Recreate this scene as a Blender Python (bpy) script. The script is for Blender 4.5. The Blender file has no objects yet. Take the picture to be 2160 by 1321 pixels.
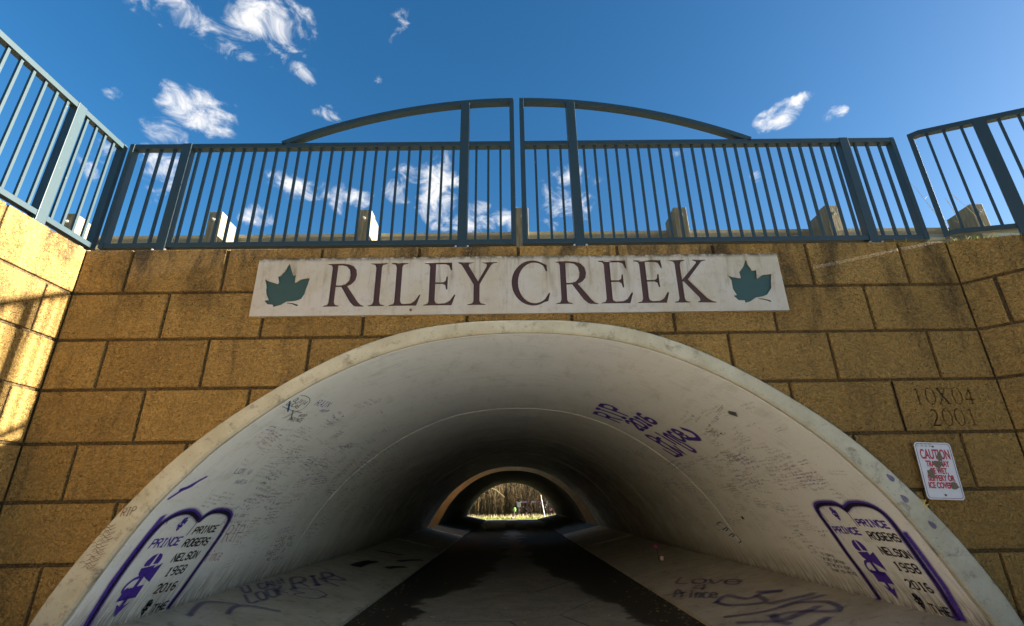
import bpy, bmesh, math, random
from mathutils import Vector, Matrix
R = random.Random(7)
sc = bpy.context.scene
C = sc.collection
PI = math.pi

# ------------------------------------------------------------------ camera
F_PX, PITCH, YAW, ROLL = 1041.9, 0.3660, 0.00822, -0.01469
cam_d = bpy.data.cameras.new('camera'); cam = bpy.data.objects.new('camera', cam_d); C.objects.link(cam)
fwd = Vector((math.sin(YAW)*math.cos(PITCH), math.cos(YAW)*math.cos(PITCH), math.sin(PITCH)))
rgt = Vector((math.cos(YAW), -math.sin(YAW), 0)); upv = rgt.cross(fwd)
r2 = rgt*math.cos(ROLL) + upv*math.sin(ROLL); u2 = -rgt*math.sin(ROLL) + upv*math.cos(ROLL)
cam.matrix_world = Matrix(((r2.x, u2.x, -fwd.x, 0), (r2.y, u2.y, -fwd.y, -4.2655), (r2.z, u2.z, -fwd.z, -2.3365), (0, 0, 0, 1)))
cam_d.sensor_width = 36; cam_d.lens = F_PX*36/2160; cam_d.clip_start = .02; cam_d.clip_end = 3000
sc.camera = cam

# ------------------------------------------------------------------ light and exposure
SUN_EL, SUN_AZ = math.radians(11.7), math.radians(-0.05)      # azimuth: from +x a hair towards the camera side
sun_dir = Vector((math.cos(SUN_EL)*math.cos(SUN_AZ), -math.cos(SUN_EL)*math.sin(SUN_AZ), math.sin(SUN_EL)))
sd = bpy.data.lights.new('sun', 'SUN'); sd.energy = 4.2; sd.angle = math.radians(.5); sd.color = (1, .91, .74)
so = bpy.data.objects.new('sun', sd); C.objects.link(so); so.rotation_euler = sun_dir.to_track_quat('Z', 'Y').to_euler(); so.location = (30, 0, 20)
sc.view_settings.view_transform = 'Standard'; sc.view_settings.look = 'None'
sc.view_settings.gamma = 1; sc.view_settings.use_curve_mapping = False
sc.view_settings.exposure = 3.4
SKY_STRENGTH = 0.05

w = bpy.data.worlds.new('World'); sc.world = w; w.use_nodes = True
nt = w.node_tree; nt.nodes.clear()
def N(t, **k):
    n = nt.nodes.new(t)
    for a, v in k.items(): setattr(n, a, v)
    return n
def Lk(a, b): nt.links.new(a, b)
def Mt(op, a, b=None, c=None, clamp=False):
    n = N('ShaderNodeMath', operation=op, use_clamp=clamp)
    for i, v in enumerate((a, b, c)):
        if v is None: continue
        if isinstance(v, (int, float)): n.inputs[i].default_value = v
        else: Lk(v, n.inputs[i])
    return n.outputs[0]
sky = N('ShaderNodeTexSky', sky_type='NISHITA'); sky.sun_disc = False; sky.sun_elevation = SUN_EL
sky.sun_rotation = PI/2 + SUN_AZ; sky.air_density = 1.0; sky.dust_density = 1.5; sky.ozone_density = 2.6; sky.altitude = 300
hs = N('ShaderNodeHueSaturation'); hs.inputs['Saturation'].default_value = 1.28; hs.inputs['Value'].default_value = .49; hs.inputs['Hue'].default_value = .5
Lk(sky.outputs[0], hs.inputs['Color'])
bg = N('ShaderNodeBackground'); bg.inputs[1].default_value = SKY_STRENGTH; Lk(hs.outputs[0], bg.inputs[0])
tc = N('ShaderNodeTexCoord'); dirv = tc.outputs['Generated']
# clouds: (direction x, y, z, angular half width, angular half height, density)
CL = [(-.4764,.5371,.6961,.1219,.0323,.75),(-.3921,.5676,.724,.062,.046,1.25),(-.3353,.5921,.7328,.026,.03,.7),(-.4322,.5763,.6936,.0376,.0225,.7),(-.3376,.6392,.691,.0283,.0226,.8),
(-.4872,.634,.6006,.0578,.036,1.15),(-.5403,.6317,.5559,.0301,.0211,.85),(-.5832,.5707,.578,.0127,.0106,.7),(-.1795,.6191,.7645,.0204,.0326,.32),(-.2264,.6742,.703,.0068,.0101,.6),
(-.1326,.811,.5698,.0415,.0691,1.25),(-.1985,.7939,.5747,.0363,.0363,.6),(-.3011,.7867,.5389,.045,.03,.9),(-.3834,.7495,.5397,.0513,.0256,.7),(-.4347,.7625,.4792,.038,.0211,.95),
(-.0654,.8471,.5274,.047,.0282,.95),(-.0091,.8492,.528,.0377,.0236,.85),(.1124,.8246,.5544,.0558,.0558,.85),(.4575,.6583,.5978,.034,.018,1.2),(.4748,.6328,.6117,.0273,.0109,1.0),
(.5287,.6241,.5753,.016,.011,.75),(.4398,.7262,.5284,.011,.0127,.9),(.3149,.7412,.5929,.0174,.0104,.6),(.166,.7983,.579,.0229,.011,.55),(-.5611,.6618,.4972,.04,.05,.6),
(-.612,.6149,.4974,.0287,.0359,.5),(-.3094,.6943,.6498,.0337,.0126,.5),
# clouds of the same sky outside the picture
(.2,-.8,.5,.16,.06,.9),(-.5,-.7,.45,.14,.05,.8),(.75,-.45,.4,.12,.05,.8),(-.85,-.1,.45,.12,.05,.8),(-.1,-.4,.9,.12,.1,.6)]
def dot(vec):
    n = N('ShaderNodeVectorMath', operation='DOT_PRODUCT'); Lk(dirv, n.inputs[0]); n.inputs[1].default_value = vec; return n.outputs['Value']
acc = None
for (x, y, z, a, b, k) in CL:
    d = Vector((x, y, z)).normalized(); t1 = Vector((0, 0, 1)).cross(d).normalized(); t2 = d.cross(t1)
    u = dot(t1/a/1.3); v = dot(t2/b/1.3); front = dot(d)
    rr = Mt('ADD', Mt('MULTIPLY', u, u), Mt('MULTIPLY', v, v))
    e = Mt('MULTIPLY', Mt('SUBTRACT', 1.0, rr, clamp=True), k)
    e = Mt('MULTIPLY', e, Mt('GREATER_THAN', front, 0))
    acc = e if acc is None else Mt('MAXIMUM', acc, e)
mp = N('ShaderNodeMapping'); Lk(dirv, mp.inputs['Vector']); mp.inputs['Scale'].default_value = (1, 1, 1.35); mp.inputs['Rotation'].default_value = (.2, .5, .3)
n1 = N('ShaderNodeTexNoise'); n1.inputs['Scale'].default_value = 21; n1.inputs['Detail'].default_value = 9; n1.inputs['Roughness'].default_value = .62; n1.inputs['Distortion'].default_value = .55
Lk(mp.outputs[0], n1.inputs['Vector'])
dens = Mt('ADD', Mt('MULTIPLY', Mt('SUBTRACT', n1.outputs[0], .53), 4.6), Mt('SUBTRACT', Mt('MULTIPLY', acc, 1.2), .26))
dens = Mt('MULTIPLY', dens, Mt('MULTIPLY', acc, 5, clamp=True))
ss = N('ShaderNodeMapRange', interpolation_type='SMOOTHSTEP'); Lk(dens, ss.inputs[0]); ss.inputs[1].default_value = 0.0; ss.inputs[2].default_value = 1.5
ss.inputs[4].default_value = .93
cb = N('ShaderNodeBackground'); cb.inputs[1].default_value = .12
cr_ = N('ShaderNodeMapRange'); Lk(dens, cr_.inputs[0]); cr_.inputs[1].default_value = .1; cr_.inputs[2].default_value = 1.4; cr_.inputs[3].default_value = .78; cr_.inputs[4].default_value = 1.0
cc = N('ShaderNodeMix', data_type='RGBA'); Lk(cr_.outputs[0], cc.inputs[0]); cc.inputs[6].default_value = (.45, .62, .85, 1); cc.inputs[7].default_value = (1.0, .97, .93, 1)
Lk(cc.outputs[2], cb.inputs[0])
mx = N('ShaderNodeMixShader'); Lk(ss.outputs[0], mx.inputs[0]); Lk(bg.outputs[0], mx.inputs[1]); Lk(cb.outputs[0], mx.inputs[2])
wo = N('ShaderNodeOutputWorld'); Lk(mx.outputs[0], wo.inputs[0])

# ------------------------------------------------------------------ materials
class M:
    def __init__(s, name, rough=.8, spec=.3):
        s.m = bpy.data.materials.new(name); s.m.use_nodes = True; s.t = s.m.node_tree
        s.b = s.t.nodes['Principled BSDF']; s.b.inputs['Roughness'].default_value = rough
        s.b.inputs['Specular IOR Level'].default_value = spec
        s.co = s.n('ShaderNodeTexCoord').outputs['Object']; s.bump_last = None
    def n(s, t, **k):
        x = s.t.nodes.new(t)
        for a, v in k.items(): setattr(x, a, v)
        return x
    def l(s, a, b): s.t.links.new(a, b)
    def world(s): s.co = s.n('ShaderNodeNewGeometry').outputs['Position']; return s
    def noise(s, scale, detail=5, rough=.6, dist=0, stretch=None, lo=None, hi=None):
        x = s.n('ShaderNodeTexNoise'); x.inputs['Scale'].default_value = scale; x.inputs['Detail'].default_value = detail
        x.inputs['Roughness'].default_value = rough; x.inputs['Distortion'].default_value = dist
        if stretch:
            mp = s.n('ShaderNodeMapping'); mp.inputs['Scale'].default_value = stretch; s.l(s.co, mp.inputs[0]); s.l(mp.outputs[0], x.inputs['Vector'])
        else: s.l(s.co, x.inputs['Vector'])
        o = x.outputs[0]
        return s.rng(o, lo, hi) if lo is not None else o
    def rng(s, o, a, b, c=0., d=1., smooth=True):
        r = s.n('ShaderNodeMapRange', interpolation_type='SMOOTHSTEP' if smooth else 'LINEAR'); s.l(o, r.inputs[0])
        for i, v in zip((1, 2, 3, 4), (a, b, c, d)): r.inputs[i].default_value = v
        return r.outputs[0]
    def mt(s, op, a, b=None, clamp=False):
        n = s.n('ShaderNodeMath', operation=op, use_clamp=clamp)
        for i, v in enumerate((a, b)):
            if v is None: continue
            if isinstance(v, (int, float)): n.inputs[i].default_value = v
            else: s.l(v, n.inputs[i])
        return n.outputs[0]
    def mix(s, f, a, b, blend='MIX'):
        x = s.n('ShaderNodeMix', data_type='RGBA', blend_type=blend)
        for i, v in ((0, f), (6, a), (7, b)):
            if isinstance(v, tuple): x.inputs[i].default_value = (*v, 1)
            elif isinstance(v, (int, float)): x.inputs[i].default_value = v
            else: s.l(v, x.inputs[i])
        return x.outputs[2]
    def xyz(s):
        x = s.n('ShaderNodeSeparateXYZ'); s.l(s.co, x.inputs[0]); return x.outputs
    def col(s, c):
        if isinstance(c, tuple): s.b.inputs['Base Color'].default_value = (*c, 1)
        else: s.l(c, s.b.inputs['Base Color'])
        return s
    def ro(s, o): s.l(o, s.b.inputs['Roughness']); return s
    def bump(s, h, strength, dist):
        x = s.n('ShaderNodeBump'); x.inputs['Strength'].default_value = strength; x.inputs['Distance'].default_value = dist; s.l(h, x.inputs['Height'])
        if s.bump_last is not None: s.l(s.bump_last, x.inputs['Normal'])
        s.bump_last = x.outputs[0]; s.l(s.bump_last, s.b.inputs['Normal']); return s

def rock_mat(name, c1, c2, stain=.55):
    m = M(name, .9, .25).world()
    a = m.noise(2.2, 4, .6, lo=.3, hi=.7); b = m.noise(38, 4, .7, lo=.32, hi=.7)
    c = m.mix(a, c1, c2); c = m.mix(m.mt('MULTIPLY', b, .35), c, (c1[0]*.55, c1[1]*.52, c1[2]*.5))
    oi = m.n('ShaderNodeObjectInfo').outputs['Random']
    c = m.mix(m.mt('MULTIPLY', oi, .6), c, (c2[0]*.7, c2[1]*.66, c2[2]*.62))
    st = m.noise(1.5, 5, .65, .3, stretch=(2.6, 2.6, .55), lo=.5, hi=.72)
    gr = m.noise(26, 5, .75, lo=.4, hi=.62)
    st = m.mt('MULTIPLY', m.mt('MULTIPLY', st, m.mt('ADD', m.mt('MULTIPLY', gr, .75), .25)), stain)
    c = m.mix(st, c, (.045, .032, .018))
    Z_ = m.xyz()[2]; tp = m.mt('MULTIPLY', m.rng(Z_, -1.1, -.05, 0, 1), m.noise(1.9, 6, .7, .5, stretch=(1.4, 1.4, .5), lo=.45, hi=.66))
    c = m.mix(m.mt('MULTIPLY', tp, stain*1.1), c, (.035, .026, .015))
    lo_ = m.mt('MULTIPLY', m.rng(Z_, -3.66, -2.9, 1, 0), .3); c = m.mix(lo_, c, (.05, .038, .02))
    v = m.n('ShaderNodeTexVoronoi', feature='SMOOTH_F1'); v.inputs['Scale'].default_value = 44; v.inputs['Smoothness'].default_value = .5
    wob = m.n('ShaderNodeTexNoise'); wob.inputs['Scale'].default_value = 18; wob.inputs['Detail'].default_value = 3; m.l(m.co, wob.inputs['Vector'])
    vm = m.n('ShaderNodeVectorMath', operation='SCALE'); m.l(wob.outputs['Color'], vm.inputs[0]); vm.inputs['Scale'].default_value = .07
    va = m.n('ShaderNodeVectorMath', operation='ADD'); m.l(m.co, va.inputs[0]); m.l(vm.outputs[0], va.inputs[1]); m.l(va.outputs[0], v.inputs['Vector'])
    g1 = m.rng(v.outputs['Distance'], .25, .8, 0, 1); g2 = m.noise(34, 3, .6, 1.0, lo=.50, hi=.66)
    c = m.mix(m.mt('MULTIPLY', m.mt('MAXIMUM', g1, g2), .18), c, (c1[0]*.22, c1[1]*.2, c1[2]*.2))  # pebble hollows darkened in the colour to stand in for cavity shade
    c = m.mix(m.mt('MULTIPLY', m.noise(52, 3, .6, .5, lo=.56, hi=.68), .25), c, (min(1, c1[0]*1.55), c1[1]*1.6, c1[2]*1.8))
    m.col(c)
    m.bump(m.noise(6, 3), .4, .03)
    m.bump(m.noise(30, 4, .65, 1.2), 1.0, .05)
    m.bump(v.outputs['Distance'], .8, .02)
    return m.m
MAT = {}
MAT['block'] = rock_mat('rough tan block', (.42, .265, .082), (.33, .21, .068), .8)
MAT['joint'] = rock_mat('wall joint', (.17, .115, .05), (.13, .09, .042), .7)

def concrete(name, c, dirt=.5, sc_=1.0, bump=.25):
    m = M(name, .85, .3).world()
    a = m.noise(3*sc_, 6, .65, lo=.3, hi=.7); k = m.mix(a, c, (c[0]*.78, c[1]*.76, c[2]*.7))
    st = m.noise(9*sc_, 7, .7, .4, lo=.52, hi=.72); k = m.mix(m.mt('MULTIPLY', st, dirt), k, (.06, .05, .035))
    pit = m.noise(60, 3, .6, lo=.62, hi=.72); k = m.mix(m.mt('MULTIPLY', pit, dirt), k, (.07, .06, .045))
    m.col(k); m.bump(m.noise(30, 6, .7), bump, .01); m.bump(m.noise(4, 3), .2, .03)
    return m.m
MAT['ring'] = concrete('ring concrete', (.42, .41, .33), .6)
MAT['concrete'] = concrete('plain concrete', (.36, .34, .28))
MAT['tanwall'] = concrete('tan headwall', (.48, .25, .09), .3)
MAT['gap_side'] = concrete('shaft concrete', (.26, .24, .2), .4)
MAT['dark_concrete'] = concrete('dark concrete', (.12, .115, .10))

def vault_mat():
    m = M('painted vault', .55, .35).world(); X = m.xyz()
    a = m.noise(1.3, 5, .6, .3, lo=.25, hi=.75); c = m.mix(a, (.86, .91, .93), (.80, .86, .87))
    c = m.mix(m.mt('MULTIPLY', m.noise(7, 6, .7, .3, stretch=(1, .35, 1), lo=.5, hi=.75), .45), c, (.52, .56, .50)); c = m.mix(m.mt('MULTIPLY', m.noise(2.6, 7, .75, 1.0, stretch=(.7, 3.2, .7), lo=.52, hi=.72), .35), c, (.38, .40, .35))
    sp = m.noise(48, 3, .5, lo=.67, hi=.72); c = m.mix(m.mt('MULTIPLY', sp, .55), c, (.2, .2, .19))
    # grime splashed up from the kerb, in vertical streaks
    h = m.rng(X[2], -3.3, -2.85, 1, 0)
    sk = m.noise(9, 5, .7, .2, stretch=(.35, 3.2, .35), lo=.3, hi=.66)
    g = m.mt('MULTIPLY', h, sk, clamp=True); h2 = m.rng(X[2], -3.28, -3.17, .85, 0)
    g = m.mt('MAXIMUM', m.mt('MULTIPLY', g, .85), m.mt('MULTIPLY', h2, m.noise(12, 4, .6, 0, stretch=(.5, 2.5, .5), lo=.2, hi=.6)))
    c = m.mix(g, c, (.10, .085, .06))
    # old: light falloff deeper inside, painted into the vault colour
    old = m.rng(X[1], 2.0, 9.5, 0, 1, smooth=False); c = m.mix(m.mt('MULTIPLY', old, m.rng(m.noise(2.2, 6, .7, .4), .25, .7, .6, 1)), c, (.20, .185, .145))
    rust = m.mt('MULTIPLY', m.noise(3.1, 6, .7, .5, stretch=(.6, 2.4, .6), lo=.6, hi=.75), .35); c = m.mix(rust, c, (.48, .36, .22))
    m.col(c); m.bump(m.noise(22, 5, .6), .12, .008); m.bump(m.noise(2.5, 3), .25, .03)
    return m.m
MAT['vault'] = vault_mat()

def paint(name, c, rough=.45, var=.25):
    m = M(name, rough, .5).world(); a = m.noise(11, 5, .65, lo=.3, hi=.7)
    k = m.mix(m.mt('MULTIPLY', a, var), c, (c[0]*.6, c[1]*.65, c[2]*.7))
    k = m.mix(m.mt('MULTIPLY', m.noise(70, 2, .5, lo=.745, hi=.77), .4), k, (.3, .32, .3))
    m.col(k); m.bump(m.noise(90, 3), .08, .003); return m.m
MAT['rail'] = paint('teal railing paint', (.012, .028, .038))
MAT['maroon'] = paint('maroon letter paint', (.04, .013, .013), .6)
MAT['green'] = paint('green leaf paint', (.014, .05, .05), .6)
def panel_mat():
    m = M('cast sign panel', .7, .3).world(); X = m.xyz()
    a = m.noise(2.3, 5, .6, lo=.3, hi=.7); c = m.mix(a, (.37, .365, .355), (.33, .31, .26))
    st = m.noise(4.5, 6, .7, .4, stretch=(3.2, 1, .35), lo=.48, hi=.75); top = m.rng(X[2], -.75, -.12, .25, 1)
    c = m.mix(m.mt('MULTIPLY', m.mt('MULTIPLY', st, top), .85), c, (.13, .10, .045)); c = m.mix(m.mt('MULTIPLY', m.noise(14, 6, .75, .3, lo=.5, hi=.75), .4), c, (.16, .13, .09))
    edge = m.rng(X[2], -.175, -.128, 0, 1.0); c = m.mix(m.mt('MULTIPLY', edge, m.noise(16, 5, .7, lo=.3, hi=.6)), c, (.045, .035, .02))
    m.col(c); m.bump(m.noise(35, 5, .7), .15, .006); return m.m
MAT['panel'] = panel_mat()
def wood_mat():
    m = M('weathered guardrail wood', .85, .2).world()
    c = m.mix(m.noise(5, 5, .7, .6, stretch=(6, 6, .5), lo=.3, hi=.7), (.22, .19, .125), (.11, .10, .07))
    c = m.mix(m.noise(60, 4, .6, 0, stretch=(1, 1, .08), lo=.5, hi=.7), c, (.12, .11, .08)); m.col(c)
    m.bump(m.noise(60, 4, .6, 0, stretch=(1, 1, .08)), .5, .01); return m.m
MAT['wood'] = wood_mat()
def simple(name, c, rough=.6, metal=0, var=.3, scale=20, spec=.4):
    m = M(name, rough, spec).world(); m.b.inputs['Metallic'].default_value = metal
    m.col(m.mix(m.mt('MULTIPLY', m.noise(scale, 5, .65, lo=.3, hi=.7), var), c, tuple(x*.45 for x in c))); m.bump(m.noise(scale*3, 4), .15, .005); return m.m
MAT['steel'] = simple('galvanised steel', (.40, .39, .34), .5, .6)
MAT['bolt'] = simple('bolt steel', (.55, .53, .48), .4, .9)
MAT['rust'] = simple('rusted bolt', (.10, .055, .03), .8)
MAT['signwhite'] = simple('sign white', (.46, .48, .53), .4, var=.12)
MAT['signred'] = simple('sign red print', (.33, .02, .045), .5, var=.3)
MAT['signborder'] = simple('sign border print', (.09, .03, .10), .5)
MAT['sticker'] = simple('torn sticker residue', (.14, .115, .08), .9, var=.5, scale=60)
MAT['asphalt'] = simple('road asphalt', (.05, .05, .05), .9)
MAT['tape_white'] = simple('white tape', (.75, .75, .72)); MAT['tape_black'] = simple('black tape', (.01, .01, .012))
MAT['pink'] = simple('pink petals', (.55, .06, .25)); MAT['glasscup'] = simple('pale candle wax', (.8, .7, .65))
MAT['yellowstuff'] = simple('yellow foam', (.62, .48, .14), .9)
def ground_mat(name, a, b, sc_=3):
    m = M(name, .95, .1).world(); c = m.mix(m.noise(sc_, 6, .7, lo=.35, hi=.65), a, b)
    c = m.mix(m.noise(sc_*14, 4, .7, lo=.4, hi=.7), c, tuple(x*.55 for x in a)); m.col(c); m.bump(m.noise(sc_*8, 6, .7), .6, .05); return m.m
MAT['soil'] = ground_mat('dry grass ground', (.46, .41, .27), (.36, .32, .19), .8)
MAT['far_soil'] = ground_mat('leaf litter ground', (.20, .22, .06), (.14, .13, .05), 1.2)
MAT['apron'] = concrete('apron concrete', (.46, .43, .36), .5, .7)
def path_mat():
    m = M('path concrete', .85, .3).world(); X = m.xyz()
    c = m.mix(m.noise(2.5, 6, .7, lo=.3, hi=.7), (.27, .25, .21), (.20, .185, .155))
    c = m.mix(m.mt('MULTIPLY', m.noise(40, 4, .6, lo=.5, hi=.7), .5), c, (.09, .08, .065)); c = m.mix(m.mt('MULTIPLY', m.noise(4.5, 7, .75, .8, lo=.5, hi=.68), .55), c, (.11, .095, .07)); ck = m.n('ShaderNodeTexVoronoi', feature='DISTANCE_TO_EDGE'); ck.inputs['Scale'].default_value = .45; m.l(m.co, ck.inputs['Vector']); c = m.mix(m.rng(ck.outputs['Distance'], .0, .006, .75, 0), c, (.03, .027, .02))
    # the wet strip lying along each kerb
    ax = m.mt('ABSOLUTE', m.mt('SUBTRACT', X[0], .1)); wob = m.mt('ADD', m.mt('MULTIPLY', m.mt('SUBTRACT', m.noise(.9, 3, .5, .2), .5), 1.5), m.mt('MULTIPLY', m.mt('SUBTRACT', m.noise(7, 6, .7, .6), .5), .5))
    dr = m.mt('MULTIPLY', m.rng(X[1], 1.5, 9, 0, 1, smooth=False), 1.3)
    wet = m.rng(m.mt('ADD', m.mt('ADD', ax, wob), dr), 1.52, 1.66)
    inside = m.rng(X[1], -.6, .6); wet = m.mt('MULTIPLY', wet, inside)
    c = m.mix(wet, c, (.035, .03, .022)); c = m.mix(m.rng(X[1], -1.2, -1.0), m.mix(m.noise(3, 6, .7, lo=.3, hi=.7), (.63, .64, .63), (.57, .57, .56)), c); m.col(c)  # unseen outer stretch paled to bounce sunlight into the tunnel
    m.ro(m.rng(wet, 0, 1, .88, .6, smooth=False)); m.bump(m.noise(35, 5, .7), .3, .008); return m.m
MAT['path'] = path_mat()
def ink(name, c, alpha=.9, rough=.6, patch=.35):
    m = M(name, rough, .3).world(); m.col(c)
    at = m.n('ShaderNodeAttribute'); at.attribute_name = 'soft'
    brk = m.noise(55, 4, .7, lo=.25, hi=.5); k = m.mt('ADD', m.mt('MULTIPLY', brk, patch), 1-patch)
    e = m.rng(at.outputs['Fac'], 0, 1)
    al = m.mt('MULTIPLY', m.mt('MULTIPLY', e, k), alpha); m.l(al, m.b.inputs['Alpha']); return m.m
MAT['spray_purple'] = ink('spray paint purple', (.075, .03, .40), .93)
MAT['spray_black'] = ink('spray paint black', (.008, .006, .016), .95)
MAT['ink_black'] = ink('marker black', (.02, .02, .025), .75)
MAT['ink_grey'] = ink('marker faded', (.17, .19, .18), .5)
MAT['ink_blue'] = ink('marker blue', (.04, .16, .38), .6)
MAT['ink_green'] = ink('marker green', (.05, .30, .22), .5)
MAT['ink_red'] = ink('marker red', (.45, .05, .06), .55)
MAT['ring_ink'] = ink('faded brown marker', (.16, .08, .06), .5)
MAT['ink_purple'] = ink('marker purple', (.12, .06, .42), .75)
MAT['spray_apron'] = ink('faded purple spray', (.07, .045, .20), .55)
MAT['engrave'] = simple('engraving shadow', (.012, .008, .005), .9)
MAT['grass'] = simple('short green grass', (.26, .32, .035), .8, var=.6, scale=9)
MAT['drygrass'] = simple('dry grass blade', (.50, .42, .24), .8, var=.5, scale=14)
MAT['bark'] = simple('sapling bark', (.26, .20, .12), .9, var=.7, scale=5)
MAT['brush'] = simple('dry brush stem', (.22, .15, .065), .9, var=.75, scale=2.5)
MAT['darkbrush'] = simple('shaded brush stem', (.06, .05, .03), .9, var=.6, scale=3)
MAT['vine'] = simple('dark vine', (.012, .012, .01), .9)

# ------------------------------------------------------------------ object helpers
def link(name, me, mat=None, parent=None):
    o = bpy.data.objects.new(name, me); C.objects.link(o)
    if mat is not None and len(me.materials) == 0: me.materials.append(mat)
    if parent: o.parent = parent
    return o
def from_bm(name, bm, mat, parent=None, smooth=False):
    bmesh.ops.recalc_face_normals(bm, faces=bm.faces)
    me = bpy.data.meshes.new(name); bm.to_mesh(me); bm.free()
    if smooth:
        for p in me.polygons: p.use_smooth = True
    return link(name, me, mat, parent)
def tag(o, label=None, cat=None, group=None, kind=None):
    if label: o['label'] = label
    if cat: o['category'] = cat
    if group: o['group'] = group
    if kind: o['kind'] = kind
    return o
def thing(name, label, cat, group=None, loc=(0, 0, 0)):
    o = bpy.data.objects.new(name, None); C.objects.link(o); o.location = loc; o.empty_display_size = .1
    return tag(o, label, cat, group)
def box_bm(x0, x1, y0, y1, z0, z1, bev=0, bm=None):
    own = bm is None; bm = bm or bmesh.new()
    r = bmesh.ops.create_cube(bm, size=1)
    for v in r['verts']: v.co = Vector(((x0+x1)/2+v.co.x*(x1-x0), (y0+y1)/2+v.co.y*(y1-y0), (z0+z1)/2+v.co.z*(z1-z0)))
    if bev:
        es = list({e for v in r['verts'] for e in v.link_edges}); bmesh.ops.bevel(bm, geom=es, offset=bev, segments=2, affect='EDGES', profile=.6)
    return bm
def prism_xz(poly, yf, yb, cham=0):
    """polygon in the xz plane, front at yf (towards camera), back at yb"""
    bm = bmesh.new(); vs = [bm.verts.new((x, yf, z)) for x, z in poly]; f = bm.faces.new(vs)
    r = bmesh.ops.extrude_face_region(bm, geom=[f]); nv = [g for g in r['geom'] if isinstance(g, bmesh.types.BMVert)]
    for v in nv: v.co.y = yb
    if cham:
        fe = [e for e in bm.edges if all(abs(v.co.y-yf) < 1e-6 for v in e.verts)]
        bmesh.ops.bevel(bm, geom=fe, offset=cham, segments=2, affect='EDGES', profile=.55, clamp_overlap=True)
    return bm
def tube(bm, pts, r0, r1, n=5):
    pts = [Vector(p) for p in pts]; rings = []
    for i, p in enumerate(pts):
        t = (pts[min(i+1, len(pts)-1)]-pts[max(i-1, 0)]).normalized(); a = t.orthogonal().normalized(); b = t.cross(a)
        rr = r0+(r1-r0)*i/max(1, len(pts)-1)
        rings.append([bm.verts.new(p+(a*math.cos(2*PI*k/n)+b*math.sin(2*PI*k/n))*rr) for k in range(n)])
    for A, B in zip(rings, rings[1:]):
        for k in range(n): bm.faces.new((A[k], A[(k+1) % n], B[(k+1) % n], B[k]))
    bm.faces.new(rings[0][::-1]); bm.faces.new(rings[-1]); return bm

# ------------------------------------------------------------------ arch profile
CX = .1
def crv(P, n):
    P = [Vector(a) for a in P]; P = [Vector((-P[1][0], P[1][1]))]+P+[2*P[-1]-P[-2]]; o = []
    for i in range(1, len(P)-2):
        a, b, c, d = P[i-1:i+3]
        for k in range(n):
            t = k/n; o.append(.5*((2*b)+(-a+c)*t+(2*a-5*b+4*c-d)*t*t+(-a+3*b-3*c+d)*t**3))
    return o+[P[-2]]
INNER = [(0, -.899), (.5, -.925), (1, -1.015), (1.5, -1.195), (2, -1.465), (2.5, -1.845), (2.8, -2.155), (3, -2.4), (3.2, -2.72), (3.4, -3.08), (3.5, -3.27)]
half = crv(INNER, 6)
outer_h = crv([(0, -.784), (.5, -.80), (1, -.875), (1.5, -1.045), (2, -1.31), (2.5, -1.65), (2.85, -1.955), (3.15, -2.3), (3.4, -2.65), (3.6, -3.0), (3.72, -3.3), (3.88, -3.8)], 6)
inner_h = crv(INNER+[(3.66, -3.8)], 6)
APX, APZ = 2.05, -3.60
surf = [Vector(p) for p in half]+[Vector((APX, APZ))]
SS = [0]
for a, b in zip(surf, surf[1:]): SS.append(SS[-1]+(b-a).length)
def onsurf(s, y, off=.003):
    sg = 1 if s >= 0 else -1; s = abs(s); s = min(s, SS[-1]-.001)
    i = 0
    while SS[i+1] < s: i += 1
    t = (s-SS[i])/(SS[i+1]-SS[i]); a, b = surf[i], surf[i+1]; p = a.lerp(b, t)
    def nrm(j): d = (surf[j+1]-surf[j]); return Vector((d.y, -d.x)).normalized()
    nn = nrm(i)
    if SS[i+1] < SS[-2]+1e-6:      # smooth the normal on the vault
        j = i+1 if t > .5 and i+1 < len(surf)-2 else (i-1 if t < .5 and i > 0 else i); nn = (nn*(1-abs(t-.5))+nrm(j)*abs(t-.5)).normalized()
    if nn.x > 0 and i < len(surf)-2 or (i == len(surf)-2 and nn.y < 0): nn = -nn
    p = p+nn*off
    return Vector((CX+sg*p.x, y, p.y))
def arch_z(x, prof):
    x = abs(x-CX)
    for a, b in zip(prof, prof[1:]):
        if a.x <= x <= b.x: return a.y+(b.y-a.y)*(x-a.x)/(b.x-a.x)
    return -99

# ------------------------------------------------------------------ ground, path, embankment (setting)
def sheet(name, x0, x1, y0, y1, z, mat, nx=1, ny=1):
    bm = bmesh.new(); bmesh.ops.create_grid(bm, x_segments=nx, y_segments=ny, size=.5)
    for v in bm.verts: v.co = Vector((x0+(v.co.x+.5)*(x1-x0), y0+(v.co.y+.5)*(y1-y0), z))
    return tag(from_bm(name, bm, mat), kind='structure')
sheet('ground', -900, 900, -900, 900, -3.74, MAT['soil'])
sheet('bounce_slab', XL if False else -4.0, 14, -40, -.62, -3.66, concrete('pale forecourt concrete', (.63, .64, .63), .2), 1, 1)  # unseen pale slab added to bounce sunlight into the vault
g = sheet('path', CX-APX-.03, CX+APX+.03, -26, 38.6, -3.64, MAT['path'], 2, 60)
sheet('far_path', -16, 16, 38.6, 39.5, -3.63, concrete('far path concrete', (.34, .31, .25), .3))
bm = bmesh.new()                                                     # woodland floor beyond the far mouth, rising gently
xs = [-40+2*i for i in range(41)]; ys = [39.5+1.2*i for i in range(22)]
G = [[bm.verts.new((x, y, -3.64+max(0, y-41)*.02+max(0, y-47)*.16+.05*math.sin(x*1.7+y))) for x in xs] for y in ys]
for j in range(len(ys)-1):
    for i in range(len(xs)-1): bm.faces.new((G[j][i], G[j][i+1], G[j+1][i+1], G[j+1][i]))
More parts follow.
